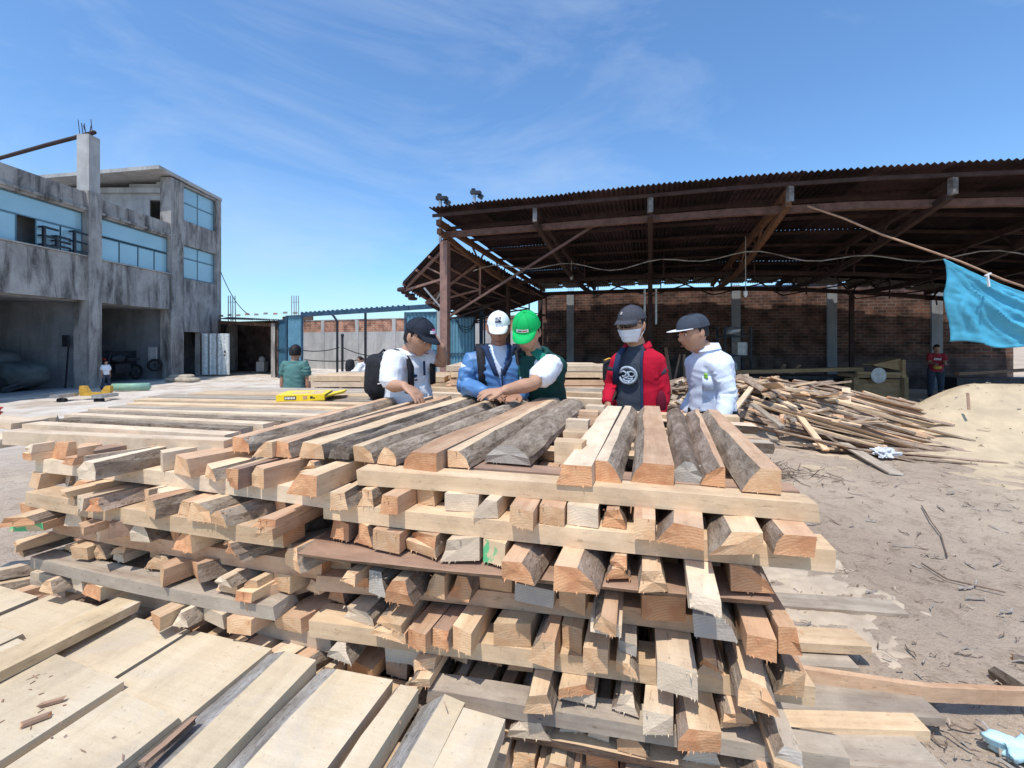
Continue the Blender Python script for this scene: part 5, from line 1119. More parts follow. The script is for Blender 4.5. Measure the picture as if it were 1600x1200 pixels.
m = MB(); m.cyl((x0+.2, 12.7, .8), (x0+.2, 12.95, .8), .2, 14); m.box((x0+.4, 12.7, 1.14), (x1-.05, 13.0, 1.5)); lump(m, (x0+.3, 12.8, 1.8), .2, .15, .14, .5, 6, 12, 8); part(m, 'engine', STEEL, cbn)
m = MB()
for i in range(14): x = 2.6+r.random()*6; m.bar((x, 13.4+r.random()*.5, -.1), (x+r.uniform(-.3, .3), 14.2-.3*(x-3), .8+r.random()*.6), .08, .05)
tag(m.build('dark_lumber', BROWN), 'dark pieces of lumber leaning along the shed back wall', 'lumber', kind='stuff')

# --- yellow box on the left stack
yb = empty('yellow_box', PZ(480, 624, ZA), 'long yellow card tool box with an open flap lying on the left stack', 'box')
a = PZ(431, 628, ZA); b = PZ(507, 626, ZA); a.z = b.z = ZA; d = (b-a).normalized(); s = V((-d.y, d.x, 0)); Lb = (b-a).length; hb = .042
def bx(m, x0, x1, y0, y1, z0, z1, mi=0):
    m.hexa([a+d*x+s*y+UP*z for (x, y, z) in ((x0, y0, z0), (x1, y0, z0), (x1, y1, z0), (x0, y1, z0), (x0, y0, z1), (x1, y0, z1), (x1, y1, z1), (x0, y1, z1))], mi)
m = MB(); bx(m, 0, Lb, 0, .3, .002, hb); part(m, 'box', YELL, yb)
m = MB(); m.hexa([a+d*x+s*y+UP*z for (x, y, z) in ((Lb+.002, .02, .02), (Lb+.1, .16, .03), (Lb+.1, .3, .03), (Lb+.002, .28, .02), (Lb+.002, .02, .03), (Lb+.1, .16, .045), (Lb+.1, .3, .045), (Lb+.002, .28, .03))]); part(m, 'flap', YELL, yb)
m = MB(); bx(m, Lb+.001, Lb+.01, .03, .27, .006, hb-.008); part(m, 'inner_tray', DARKM, yb)
m = MB(); bx(m, Lb*.17, Lb*.41, -.0015, 0, .010, .034); part(m, 'label', DARKM, yb)
m = MB()
for k, (x, w_) in enumerate(((.185, .02), (.215, .022), (.245, .024), (.278, .02), (.308, .024), (.342, .02), (.37, .02))): bx(m, Lb*x, Lb*(x+w_), -.0025, -.0016, .015+.001*(k % 2), .029)
part(m, 'label_print', WHITEP, yb)
m = MB(); bx(m, Lb*.70, Lb*.75, -.0015, 0, .016, .032); bx(m, Lb*.755, Lb*.8, -.0015, 0, .016, .024); part(m, 'small_print', DARKM, yb)
m = MB(); bx(m, Lb*.55, Lb*.64, -.0015, 0, .012, .034); part(m, 'pale_print', PEACH, yb)
m = MB(); bx(m, Lb*.25, Lb*.6, .08, .2, hb, hb+.0015); bx(m, Lb*.65, Lb*.9, .05, .25, hb, hb+.0015); part(m, 'top_print', CREAM, yb)

# ================================================================== PEOPLE
def remesh(mb, mats, voxel, smooth=1, name='body'):
    me = mb.mesh('tmp', mats); b = bmesh.new(); b.from_mesh(me); bmesh.ops.recalc_face_normals(b, faces=b.faces); b.to_mesh(me); b.free()
    o = bpy.data.objects.new('tmp', me); col.objects.link(o)
    md = o.modifiers.new('r', 'REMESH'); md.mode = 'VOXEL'; md.voxel_size = voxel; md.use_smooth_shade = True
    if smooth: sm = o.modifiers.new('s', 'SMOOTH'); sm.iterations = smooth; sm.factor = .5
    dg = bpy.context.evaluated_depsgraph_get(); ev = o.evaluated_get(dg); r_ = bpy.data.meshes.new_from_object(ev)
    bpy.data.objects.remove(o); bpy.data.meshes.remove(me)
    r_.materials.clear()
    for mt in (mats if isinstance(mats, (list, tuple)) else [mats]): r_.materials.append(mt)
    r_.polygons.foreach_set('use_smooth', [True]*len(r_.polygons)); r_.name = name
    return r_
def shell(me, pred, thick):
    b = bmesh.new(); b.from_mesh(me)
    dead = [f for f in b.faces if pred(f.calc_center_median())]; bmesh.ops.delete(b, geom=dead, context='FACES'); b.to_mesh(me); b.free()
    o = bpy.data.objects.new('tmp', me); col.objects.link(o); md = o.modifiers.new('s', 'SOLIDIFY'); md.thickness = thick; md.offset = -1
    dg = bpy.context.evaluated_depsgraph_get(); r_ = bpy.data.meshes.new_from_object(o.evaluated_get(dg)); bpy.data.objects.remove(o); return r_
def folds(me, amp, seed, freq=9.0, ax=V((.3, .1, 1))):
    n = [v.normal.copy() for v in me.vertices]; a = ax.normalized()
    for v, nn in zip(me.vertices, n):
        c = v.co; al = c.dot(a); w = c + a*(al*1.6); w = w + V((noise.noise(c*5+V((seed, 0, 0))), noise.noise(c*5+V((0, seed, 0))), 0))*.12
        h = 1-abs(noise.noise(w*freq+V((seed*3, 0, 0))))*2.2; h2 = noise.noise(c*13+V((0, 0, seed)))
        v.co = c + nn*(amp*(h-.5)+amp*.35*h2)
def creases(me, S, amp, seed):
    # drag lines that run from the armpits and elbows, as cloth pulls over a body
    r = random.Random(seed); nk, pel = V(S['nk']), V(S['pel']); src = [V(A[0])-UP*.07 for A in S['arms']]+[V(A[1]) for A in S['arms']]+[pel+UP*.1+V((r.uniform(-.1, .1), 0, 0))]
    lines = []
    for c in src:
        for q in range(7):
            d = V((r.uniform(-1, 1), r.uniform(-1, 1), r.uniform(-1, .6))).normalized(); a = c+V((r.uniform(-.05, .05), r.uniform(-.05, .05), r.uniform(-.06, .06))); lines.append((a, d, r.uniform(.07, .2), r.uniform(.005, .011), r.choice((-1, 1, 1))))
    ns = [v.normal.copy() for v in me.vertices]
    for v, nn in zip(me.vertices, ns):
        h = 0; co = v.co
        for a, d, L, w_, sg in lines:
            q = co-a; t = q.dot(d)
            if -.02 < t < L:
                d2 = (q-d*t).length_squared
                if d2 < .02: 
                    # distance measured across the line on the surface
                    pr = d.cross(nn); 
                    if pr.length > .2:
                        e = q.dot(pr.normalized()); h += sg*math.exp(-(e/w_)**2)*math.exp(-d2/.006)*(1-t/L)
        v.co = co+nn*max(-1.2, min(1.2, h))*amp*.7
def to_local(me, off):
    for v in me.vertices: v.co -= off
def headform(m, M, s=1.0, wide=1.0, jaw=1.0):
    """head in local frame x right, y forward, z up, centre mid height"""
    rg = []; K, N = 44, 56
    def g(x, y, cx, cy, sx_, sy_): return math.exp(-((x-cx)/sx_)**2-((y-cy)/sy_)**2)
    for i in range(1, K):
        th = PI*i/K; ring = []
        for j in range(N):
            ph = 2*PI*j/N; nx = math.sin(th)*math.sin(ph); ny = math.sin(th)*math.cos(ph); nz = -math.cos(th)
            x = .076*wide*nx; y = .094*ny; z = .118*nz
            if nz < 0:
                t = -nz; x *= 1-.30*jaw*t**1.4
                if ny < 0: y *= 1-.55*t**1.2
                else: y = y*(1-.05*t)+.012*t*max(0, ny)
            else:
                y -= .008*(nz)
            if ny > 0.15:
                k = min(1, (ny-.15)/.3)
                y += k*(.024*g(x, z, 0, -.026, .0125, .017)+.013*g(x, z, 0, -.004, .009, .02)-.010*g(abs(x), z, .031, .004, .016, .012)+.006*g(x, z, 0, .026, .05, .011)
                        +.007*g(x, z, 0, -.060, .024, .006)+.006*g(x, z, 0, -.074, .021, .006)-.003*g(x, z, 0, -.067, .03, .0028)+.008*g(x, z, 0, -.1, .02, .013)+.005*g(abs(x), z, .042, -.03, .018, .02)
                        +.006*g(abs(x), z, .013, -.034, .007, .007))
            ring.append(M @ V((x*s, y*s, z*s)))
        rg.append(ring)
    m.rings(rg)
    for sd in (-1, 1):
        c = M @ V((sd*.077*wide*s, -.008*s, -.006*s))
        ax = (M.to_3x3() @ V((sd*.010*s, -.004*s, 0))); ay = M.to_3x3() @ V((sd*.003, .017*s, .004*s)); az = M.to_3x3() @ V((0, -.005*s, .031*s))
        m.ellip(c, ax, ay, az, 10, 8)
def hand(m, wr, d, nrm, s=1.0, curl=.35, side=1, spread=.12):
    """wr wrist, d direction of fingers, nrm back-of-hand normal, side: +1 thumb on left of d seen along -nrm"""
    d = V(d).normalized(); nrm = (V(nrm)-d*V(nrm).dot(d)).normalized(); t = nrm.cross(d).normalized()*side
    rg = []
    for f, w, th in ((-.015, .024, .019), (.01, .028, .017), (.04, .038, .015), (.075, .041, .013), (.088, .036, .010)):
        c = wr+d*f*s; rg.append([c+t*(math.cos(2*PI*k/12)*w*s)+nrm*(math.sin(2*PI*k/12)*th*s) for k in range(12)])
    m.rings(rg)
    for i, (o_, L) in enumerate(((-.031, .062), (-.011, .076), (.011, .080), (.031, .070))):
        p = wr+d*(.08*s)+t*(o_*s); dd = (d+t*(o_/.031*spread)).normalized(); pts = [p-dd*.02*s, p]; a = curl*(.7+.15*i)
        for q in range(3):
            dd = (dd*math.cos(a)-nrm*math.sin(a)).normalized(); p = p+dd*(L*s*(.42, .32, .26)[q]); pts.append(p)
        m.tube(pts, [.0095*s, .0095*s, .009*s, .0082*s, .007*s], 8)
    p = wr+d*.02*s+t*.024*s; dd = (d*.7+t*.75-nrm*.2).normalized(); pts = [p, p+dd*.035*s]; dd = (d*.95+t*.3-nrm*.25).normalized(); pts += [pts[-1]+dd*.03*s, pts[-1]+dd*.055*s]
    m.tube(pts, [.014*s, .0125*s, .011*s, .0085*s], 8)
def hmat(c, fwd):
    f = V(fwd).normalized(); r_ = f.cross(UP)
    r_.normalize(); u = r_.cross(f).normalized()
    return Matrix.Translation(c) @ Matrix((r_, f, u)).transposed().to_4x4()
def ellring(c, r_, f, a, b, n=24, e=.85):
    o = []
    for k in range(n):
        t = 2*PI*k/n; cs, sn = math.cos(t), math.sin(t)
        o.append(c+r_*(math.copysign(abs(cs)**e, cs)*a)+f*(math.copysign(abs(sn)**e, sn)*b))
    return o
def torso(m, S, inf=0.0, lo=-.02, hem=None):
    """S: nk neck base, pel pelvis, fwd, w shoulder half width, d depth, belly"""
    nk, pel = V(S['nk']), V(S['pel']); f = V(S['fwd']).normalized(); r_ = f.cross(UP).normalized(); w = S.get('w', .19); dp = S.get('d', .115); be = S.get('belly', 1.0)
    mid = pel.lerp(nk, .5)+V(S.get('bend', (0, 0, 0))); prof = [(lo, .165*be, .125*be), (.12, .165*be, .128*be), (.3, .155*be, .125*be), (.5, .16, .122), (.68, w*.93, dp*1.06), (.8, w*.98, dp), (.88, w*.9, dp*.86), (.95, w*.55, dp*.68), (1.0, .075, .075), (1.04, .06, .06)]
    if hem: prof[0] = (hem, prof[0][1]*1.04, prof[0][2]*1.04)
    rg = []
    for t, a, b in prof:
        p = pel*(1-t)**2+mid*2*t*(1-t)+nk*t*t if 0 <= t <= 1 else pel.lerp(nk, t)
        tan = ((mid-pel)*(1-t)+(nk-mid)*t).normalized(); ff = (f-tan*f.dot(tan)).normalized()
        rg.append(ellring(p, r_, ff, a*.93+inf, b*.95+inf))
    m.rings(rg)
    return r_, f
def arm_pts(A, n0=0): return [V(p) for p in A[:3]]
def make_person(loc_label, S, group=None, vox=.0065, name='person'):
    pel = V(S['pel']); nk = V(S['nk']); f = V(S['fwd']).normalized(); r_ = f.cross(UP).normalized(); g = S.get('ground', gz(pel.x, pel.y))
    root = empty(name, (pel.x, pel.y, g), loc_label, 'person', group); off = V((pel.x, pel.y, g)); hs = S.get('hs', 1.07)
    def add(me, nm): to_local(me, off); return link(nm, me, root)
    skin = S.get('skin', SKIN)
    # --- body: head, neck, trunk, arms, hands, legs as one surface
    m = MB(); M = hmat(V(S['head']), S['hf']); headform(m, M, hs, S.get('fat', 1.0), S.get('jaw', 1.0))
    hb = M @ V((0, -.015*hs, -.075*hs)); m.tube([nk-(UP*.04), nk.lerp(hb, .5), hb, M @ V((0, -.01, -.02))], [.062*hs, .056*hs, .054*hs, .05*hs], 14)
    torso(m, S, -.012)
    for k, A in enumerate(S['arms']):
        sh, el, wr = (V(p) for p in A[:3]); ar = S.get('ar', 1.0)*hs
        m.tube([sh, sh.lerp(el, .35), el, el.lerp(wr, .3), wr], [.052*ar, .046*ar, .037*ar, .040*ar, .026*ar], 12)
        if len(A) > 3: hand(m, wr, A[3], A[4], hs, A[5], A[6])
    legs = []
    for sd, key in ((1, 'R'), (-1, 'L')):
        hip = pel+r_*(sd*.09*hs)-UP*.03; ft = V(S['feet'][0 if sd == 1 else 1]) if 'feet' in S else V((pel.x, pel.y, g))+r_*(sd*.12)-f*.02
        ft.z = g+.09*hs; kn = hip.lerp(ft, .5)+f*S.get('knee', .03); legs.append((hip, kn, ft))
        m.tube([hip, hip.lerp(kn, .4), kn, kn.lerp(ft, .35), ft], [.085*hs, .075*hs, .055*hs, .052*hs, .036*hs], 12); m.tube([ft-UP*.03, ft+f*.08-UP*.05], [.035*hs, .03*hs], 8)
    me = remesh(m, [skin], vox, 1); body = add(me, 'body')
    # --- trousers, shoes
    m = MB()
    for hip, kn, ft in legs: m.tube([hip+UP*.03, hip.lerp(kn, .4), kn, kn.lerp(ft, .5), ft-UP*.01], [.098*hs, .09*hs, .073*hs, .066*hs, .06*hs], 14)
    m.rings([ellring(pel-UP*.09, r_, f, .165*hs*S.get('belly', 1), .12*hs*S.get('belly', 1)), ellring(pel+UP*.02, r_, f, .168*hs*S.get('belly', 1), .126*hs*S.get('belly', 1)), ellring(pel+UP*.07, r_, f, .160*hs*S.get('belly', 1), .125*hs*S.get('belly', 1))])
    me = remesh(m, [S.get('trouser', DENIM)], .012, 2); folds(me, .005, 3); add(me, 'trousers')
    for hip, kn, ft in legs:
        m = MB(); m.ellip(V((ft.x, ft.y, g+.05*hs))+f*.05, f*.14*hs, r_*.05*hs, UP*.05*hs, 14, 8); add(m.mesh('shoe', [BLACK], True), 'shoe')
    # --- garments
    for gi, G in enumerate(S['tops']):
        m = MB(); torso(m, S, G.get('inf', .006), hem=G.get('hem', -.12)); sl_ = G.get('sleeve', 1.0); rr = G.get('r', .062)*.93
        for k, A in enumerate(S['arms']):
            sh, el, wr = (V(p) for p in A[:3]); s1_ = G.get('sleeves', (sl_, sl_))[k]
            inner = nk.lerp(sh, .45)-UP*.05
            if s1_ <= 0: m.tube([inner, sh], [.08, .07], 12); continue
            if s1_ >= 1: m.tube([inner, sh, sh.lerp(el, .5), el, el.lerp(wr, .5), el.lerp(wr, .97)], [.078, rr*1.12, rr, rr*.95, rr*.84, rr*.66], 14)
            else:
                e_ = sh.lerp(el, s1_/.6) if s1_ < .6 else el.lerp(wr, (s1_-.6)/.4); m.tube([inner, sh, sh.lerp(e_, .5), e_], [.078, rr*1.12, rr*1.08, rr*1.1], 14)
        me = remesh(m, [G['mat']], G.get('vox', .008), 2); creases(me, S, G.get('fold', .007)*1.25, G.get('seed', 1)+gi); folds(me, G.get('fold', .007)*.55, G.get('seed', 1)+gi*5, G.get('freq', 8)*.85)
        if 'cut' in G: me = shell(me, G['cut'], .006)
        me.polygons.foreach_set('use_smooth', [True]*len(me.polygons)); add(me, G['name'])
    # --- face details
    M3 = M.to_3x3()
    def hp(x, y, z): return M @ V((x*hs, y*hs, z*hs))
    def small(nm, fn, mt, smooth=True): m = MB(); fn(m); me = m.mesh(nm, [mt] if not isinstance(mt, list) else mt, smooth); to_local(me, off); return link(nm, me, root)
    if not S.get('noface'):
        for sd in (-1, 1):
            small('eye', lambda m: m.ellip(hp(sd*.031, .0835, .003), M3 @ V((.0125, 0, 0)), M3 @ V((0, .006, 0)), M3 @ V((0, 0, .0045)), 10, 6), WHITEP)
            small('iris', lambda m: m.ellip(hp(sd*.031, .0885, .002), M3 @ V((.0052, 0, 0)), M3 @ V((0, .0022, 0)), M3 @ V((0, 0, .0045)), 8, 5), HAIR)
            small('eyebrow', lambda m: m.tube([hp(sd*.015, .096, .019), hp(sd*.031, .0945, .024), hp(sd*.048, .083, .018)], [.004, .0045, .003], 6), HAIR)
        small('lips', lambda m: m.tube([hp(-.022, .0905, -.068), hp(-.008, .1005, -.0665), hp(.008, .1005, -.0665), hp(.022, .0905, -.068)], [.0025, .0045, .0045, .0025], 6), mat_lips)
    # hair
    def hair(m):
        rg = []; K, N = 16, 30; lo = S.get('hairlo', -.045)
        for i in range(K+1):
            t = i/K; ring = []
            for j in range(N):
                ph = 2*PI*j/N; fr = math.cos(ph); zlo = lo if fr < -.1 else (lo+.02 if fr < .25 else .058)
                zz = .123-(.123-zlo)*t; cz_ = max(-1, min(1, zz/.124)); rad = math.sqrt(max(0, 1-cz_*cz_)); k = 1.03 if S.get('cap') else 1.075
                ring.append(hp(.079*k*rad*math.sin(ph)*S.get('fat', 1.0), -.004+.096*k*rad*fr*(1 if fr > 0 else 1.0), zz))
            rg.append(ring)
        m.rings(rg, cap=True)
    if S.get('hair', True): small('hair', hair, HAIR)
    # cap
    C = S.get('cap')
    if C:
        A_, B_, H_, z0 = C.get('a', .0835)*S.get('fat', 1.0), C.get('b', .102), C.get('h', .098)*.9, C.get('z', .036); e = C.get('e', 1.0); tilt = C.get('tilt', .0)
        def dome(az, el, o_=0.0):
            cx_ = math.cos(el)**e; pk = 1+.012*math.sin(az*3+1)+.01*noise.noise(V((az*1.3, el*2, A_*100))); x = (A_+o_)*cx_*pk*math.sin(az); y = -.006+(B_+o_)*cx_*math.cos(az); z = z0+(H_+o_)*math.sin(el)**(1/1.0); z += tilt*(y)
            return hp(x, y, z)
        def crown(m):
            rg = [[dome(2*PI*j/32, PI/2*i/11, 0) for j in range(32)] for i in range(11)]; m.rings(rg, cap=False)
            ci = len(m.v); m.v.append(tuple(dome(0, PI/2*.999)));
            for j in range(32): m.f.append((10*32+j, 10*32+(j+1) % 32, ci)); m.m.append(0)
            m.rings([[dome(2*PI*j/32, 0, -.003) for j in range(32)], [dome(2*PI*j/32, .0, .001) for j in range(32)], [dome(2*PI*j/32, .10, .0025) for j in range(32)], [dome(2*PI*j/32, .13, .0005) for j in range(32)]], cap=False)
            for s_ in range(6): m.tube([dome(PI/6+s_*PI/3, PI/2*i/9*.98, .0008) for i in range(10)], .0013, 4)
        cp = bpy.data.objects.new('cap', None); col.objects.link(cp); cp.parent = root
        def cpart(nm, fn, mt): m = MB(); fn(m); me = m.mesh(nm, [mt] if not isinstance(mt, list) else mt, True); to_local(me, off); return link(nm, me, cp)
        cpart('crown', crown, C['mat'])
        cpart('button', lambda m: m.ellip(dome(0, PI/2*.999, .002), M3 @ V((.006, 0, 0)), M3 @ V((0, .006, 0)), M3 @ V((0, 0, .004)), 8, 5), C['mat'])
        bl, dr_ = C.get('brim', .07), C.get('drop', .018)
        def brim(m):
            rg = []
            for i in range(13):
                u = -1+2*i/12; az = u*C.get('bw', 1.05); b0 = dome(az, .03, .001); ext = bl*math.sqrt(max(0.0, 1-(u*u)**1.3)); q = b0+M3 @ V((0, ext, -dr_*(ext/bl)-C.get('curve', .016)*(u*u)))*hs
                mid = b0.lerp(q, .5)+M3 @ V((0, 0, .002)); n_ = M3 @ V((0, 0, .0035)); rg.append([b0, mid, q, q+n_, mid+n_, b0+n_])
            m.rings(rg, cap=True)
            if C.get('brimtop'): pass
        cpart('brim', brim, C.get('brimmat', C['mat']))
        for (nm, az0, az1, e0, e1, mt, shp) in C.get('patch', []):
            def pf(m):
                n_ = 8; vs2 = []
                for j in range(5):
                    for i in range(n_+1): vs2.append(dome(az0+(az1-az0)*i/n_, e0+(e1-e0)*j/4, .0035+.0004*C.get('lift', 1)))
                m.add(vs2, [(j*(n_+1)+i, j*(n_+1)+i+1, (j+1)*(n_+1)+i+1, (j+1)*(n_+1)+i) for j in range(4) for i in range(n_)])
            o = cpart(nm, pf, mt)
            if shp: o.location = M3 @ V((0, .0012*shp, 0))
    return root, off, M, add, small, hp
mat_lips = mat_plain('lip_skin', (.26, .10, .075), .5)
def strap(m, pts, w, th, outs):
    rg = []
    for i, p in enumerate(pts):
        d = (pts[min(i+1, len(pts)-1)]-pts[max(i-1, 0)]).normalized(); o_ = V(outs[i] if isinstance(outs, list) else outs); o_ = (o_-d*o_.dot(d)).normalized(); s = d.cross(o_)
        rg.append([p-s*w/2, p+s*w/2, p+s*w/2+o_*th, p-s*w/2+o_*th])
    m.rings(rg)
def collar(m, c, r_, f, rad, hgt, th=.006, open_=.35, flare=1.15, tilt=.3):
    rg = []; n = 24
    for i in range(n+1):
        a = PI/2+open_+(2*PI-2*open_)*i/n; d = r_*math.cos(a)+f*math.sin(a); fr = math.sin(a)
        b = c+d*rad-UP*(.03*max(0, fr)); t = c+d*rad*flare+UP*(hgt-.01*max(0, fr)*3); q = c+d*(rad*flare+.018)+UP*(hgt*.15-.02*max(0, fr))
        rg.append([b, t, q, q+d*th*.1-UP*.002, t-d*th, b-d*th])
    m.rings(rg)

# ---------- man 1: white polo, dark cap, black backpack
D1 = 3.02
hc = P(655, 527, D1)
S1 = dict(head=hc, hf=(.80, -.46, -.42), nk=P(637, 551, D1+.06), pel=P(641, 640, D1+.12), fwd=(.86, -.5, 0), w=.19, belly=1.08, fat=1.05, skin=SKIN,
    arms=[(P(614, 563, D1-.12), P(610, 603, D1-.14), P(632, 603, D1-.32), (.75, -.35, -.45), (0.1, -.15, 1), .3, 1),
          (P(662, 560, D1+.14), P(693, 566, D1+.16), P(689, 541, D1+.08), (-.5, -.3, .75), (1, -.2, .4), .5, -1)], bend=(-.02, .02, 0),
    cap=dict(mat=CAPN, brim=.062, drop=.02, h=.1, patch=[('pink_patch', -.42, .12, .28, .62, PINKP, 0), ('white_patch', -.6, -.05, .34, .52, WHITEP, .8), ('white_patch', -.05, .3, .3, .5, WHITEP, .8)]),
    tops=[dict(name='polo_shirt', mat=WHITEC, sleeves=(.5, .16), r=.074, inf=.014, fold=.009, hem=-.2, seed=2)])
root1, off1, M1, add1, sm1, hp1 = make_person('man in white polo and dark cap with one hand on the boards', S1)
r1 = V(S1['fwd']).normalized().cross(UP); f1 = V(S1['fwd']).normalized()
sm1('collar', lambda m: collar(m, V(S1['nk'])+V((.01, 0, -.005)), r1, f1, .072, .035), WHITEC)
def chestpt(S, x, h, o_=0.0):   # point on the front of the chest; x right, h along spine 0..1
    nk, pel = V(S['nk']), V(S['pel']); f = V(S['fwd']).normalized(); r_ = f.cross(UP).normalized(); p = pel.lerp(nk, h); a = .175; d = S.get('d', .115)+.018+o_
    return p+r_*x+f*(d*math.sqrt(max(0, 1-(x/a)**2))*.98)
sm1('logo', lambda m: [m.ellip(chestpt(S1, .075, .62, .012), r1*.022, f1*.004, UP*.012, 8, 5), m.ellip(chestpt(S1, .07, .55, .012), r1*.016, f1*.004, UP*.006, 8, 5)], NAVY)
sm1('placket', lambda m: strap(m, [chestpt(S1, .0, .62+.06*i, .012) for i in range(5)], .02, .003, f1), NAVY)
def pack(root_label, c, r_, f, wv, hv, dv_, mat, S, straps, group=None, cat='backpack'):
    root = empty('backpack', (c.x, c.y, c.z-hv), root_label, cat)
    m = MB(); lump_ = MB(); lump_.ellip(c, r_*wv, f*dv_, UP*hv, 20, 14, 0, .6)
    for i, p in enumerate(lump_.v): q = V(p); lump_.v[i] = tuple(q+(q-c)*.10*noise.noise(q*9))
    part(lump_, 'pack_body', mat, root, True)
    m = MB(); m.ellip(c-f*dv_*.9-UP*hv*.35, r_*wv*.75, f*dv_*.35, UP*hv*.45, 16, 10, 0, .6); part(m, 'front_pocket', mat, root, True)
    m = MB(); m.tube([c-f*dv_*.2+UP*hv*.95-r_*.04, c-f*dv_*.2+UP*(hv*.95+.03), c-f*dv_*.2+UP*hv*.95+r_*.04], .008, 6); part(m, 'handle', mat, root, True)
    for st in straps:
        m = MB(); strap(m, st[0], st[1], .014, st[2]); part(m, 'strap', mat, root, True)
    return root
nk = V(S1['nk']); shR = V(S1['arms'][0][0])
sp = lambda S, x: [chestpt(S, x, .45, .016), chestpt(S, x, .62, .02), chestpt(S, x, .76, .024), V(S['nk'])+V(S['fwd']).normalized().cross(UP)*x-UP*.035+V(S['fwd']).normalized()*.09, V(S['nk'])+V(S['fwd']).normalized().cross(UP)*x+UP*.012, V(S['nk'])+V(S['fwd']).normalized().cross(UP)*x-UP*.06-V(S['fwd']).normalized()*.12]
fo = lambda S: [V(S['fwd']), V(S['fwd']), V(S['fwd']), V(S['fwd'])+UP, UP, -V(S['fwd'])+UP]
pk1 = pack('black backpack with small white tag on the back of the man in white polo', P(603, 588, D1+.12), r1, f1, .14, .165, .1, BLACK, S1, [(sp(S1, .11), .045, fo(S1)), (sp(S1, -.11), .045, fo(S1))])
m = MB(); c = P(596, 578, D1+.0); m.obox(c, V((.006, 0, 0)), V((0, .003, 0)), V((.006, 0, .022))); part(m, 'tag', WHITEP, pk1)
m = MB(); c = P(590, 600, D1-.02); m.bar(c, c+V((.04, -.01, .01)), .006, .006); part(m, 'zip', WHITEP, pk1)
m = MB(); lump(m, P(641, 612, 2.72), .035, .03, .015, .6, 3, 12, 7); tag(m.build('chain', DARKM), 'small dark metal piece under the hand of the man in white polo', 'tool')

# ---------- man 2: blue jacket, white cap
D2 = 3.0
S2 = dict(head=P(779, 514, D2), hf=(.0, -1, -.3), nk=P(778, 543, D2+.06), pel=P(785, 650, D2+.1), fwd=(.12, -1, 0), w=.195, d=.125, belly=1.12, fat=.97, hs=.93, skin=SKIND,
    arms=[(P(736, 565, D2+.03), P(727, 603, D2-.02), P(757, 613, D2-.2), (.85, -.3, -.12), (0, -.2, 1), .3, -1),
          (P(818, 565, D2+.08), P(822, 606, D2+.1), P(810, 618, D2-.12), (-.5, -.8, -.1), (0, -.2, 1), .3, 1)],
    cap=dict(mat=WHITEC, brim=.068, drop=.034, h=.105, patch=[('logo_patch', -.30, .30, .36, .76, NAVY, 0)]),
    tops=[dict(name='inner_shirt', mat=PBLUE, sleeve=.2, inf=.004, fold=.003),
          dict(name='jacket', mat=BLUEJ, sleeve=1, r=.07, inf=.022, fold=.012, seed=6, hem=-.1, freq=9)])
nk2 = V(S2['nk']); f2 = V(S2['fwd']).normalized(); r2 = f2.cross(UP).normalized()
def cutV(S, top_w, depth, inf=.0):
    nk = V(S['nk']); f = V(S['fwd']).normalized(); r_ = f.cross(UP).normalized()
    def c(p):
        q = p-nk; x = q.dot(r_); y = q.dot(f); dz = -q.z
        return y > .0 and dz < depth and abs(x) < top_w*(1-max(0, dz)/depth) or (q.z > -.012 and math.hypot(x, y) < .085)
    return c
S2['tops'][1]['cut'] = cutV(S2, .062, .2)
root2, off2, M2, add2, sm2, hp2 = make_person('man in shiny blue jacket and white cap with black letters leaning on the stack', S2)
def lapel(m, S, sd, w0, depth, out=.03):
    nk = V(S['nk']); f = V(S['fwd']).normalized(); r_ = f.cross(UP).normalized(); rg = []
    for i in range(9):
        t = i/8; inner = nk+r_*sd*(w0*(1-t)+.004)-UP*(depth*t-.012)+f*(.075+.065*min(1, t*1.6)+out*.2); outer = inner+r_*sd*(.05*(1-.35*t))-f*.022+UP*.006
        rg.append([inner, outer, outer+f*.008, inner+f*.008])
    m.rings(rg)
for sd in (-1, 1): sm2('lapel', lambda m: lapel(m, S2, sd, .07, .2), NAVY)
sm2('collar', lambda m: collar(m, nk2+V((0, 0, -.002)), r2, f2, .074, .03, open_=.8), NAVY)
sm2('zipper', lambda m: strap(m, [chestpt(S2, 0, .72-.09*i, .030) for i in range(9)], .012, .004, f2), NAVY)
# cap letters
def word(root_add, txt, size, M, c, mt, nm, ext=.0008):
    cu = bpy.data.curves.new('t', 'FONT'); cu.body = txt; cu.size = size; cu.extrude = ext; cu.align_x = 'CENTER'; cu.align_y = 'CENTER'
    o = bpy.data.objects.new('t', cu); col.objects.link(o); dg = bpy.context.evaluated_depsgraph_get(); me = bpy.data.meshes.new_from_object(o.evaluated_get(dg)); bpy.data.objects.remove(o)
    me.materials.clear(); me.materials.append(mt); me.transform(M); me.name = nm; return me
def face_mat(c, n_, up=UP):
    n_ = V(n_).normalized(); x = V(up).cross(n_).normalized(); y = n_.cross(x); return Matrix.Translation(c) @ Matrix((x, y, n_)).transposed().to_4x4()
n2 = (M2.to_3x3() @ V((0, 1, .62))).normalized()
me = word(None, 'EN', .040, face_mat(hp2(0, .0965, .094)+n2*.002, n2), None, WHITEP, 'letters'); to_local(me, off2); link('letters', me, root2)
pk2 = pack('dark backpack worn by the man in the blue jacket', V(S2['pel']).lerp(nk2, .62)-f2*.2, r2, f2, .14, .2, .08, BLACK, S2, [(sp(S2, .125), .055, fo(S2)), (sp(S2, -.13), .055, fo(S2))])

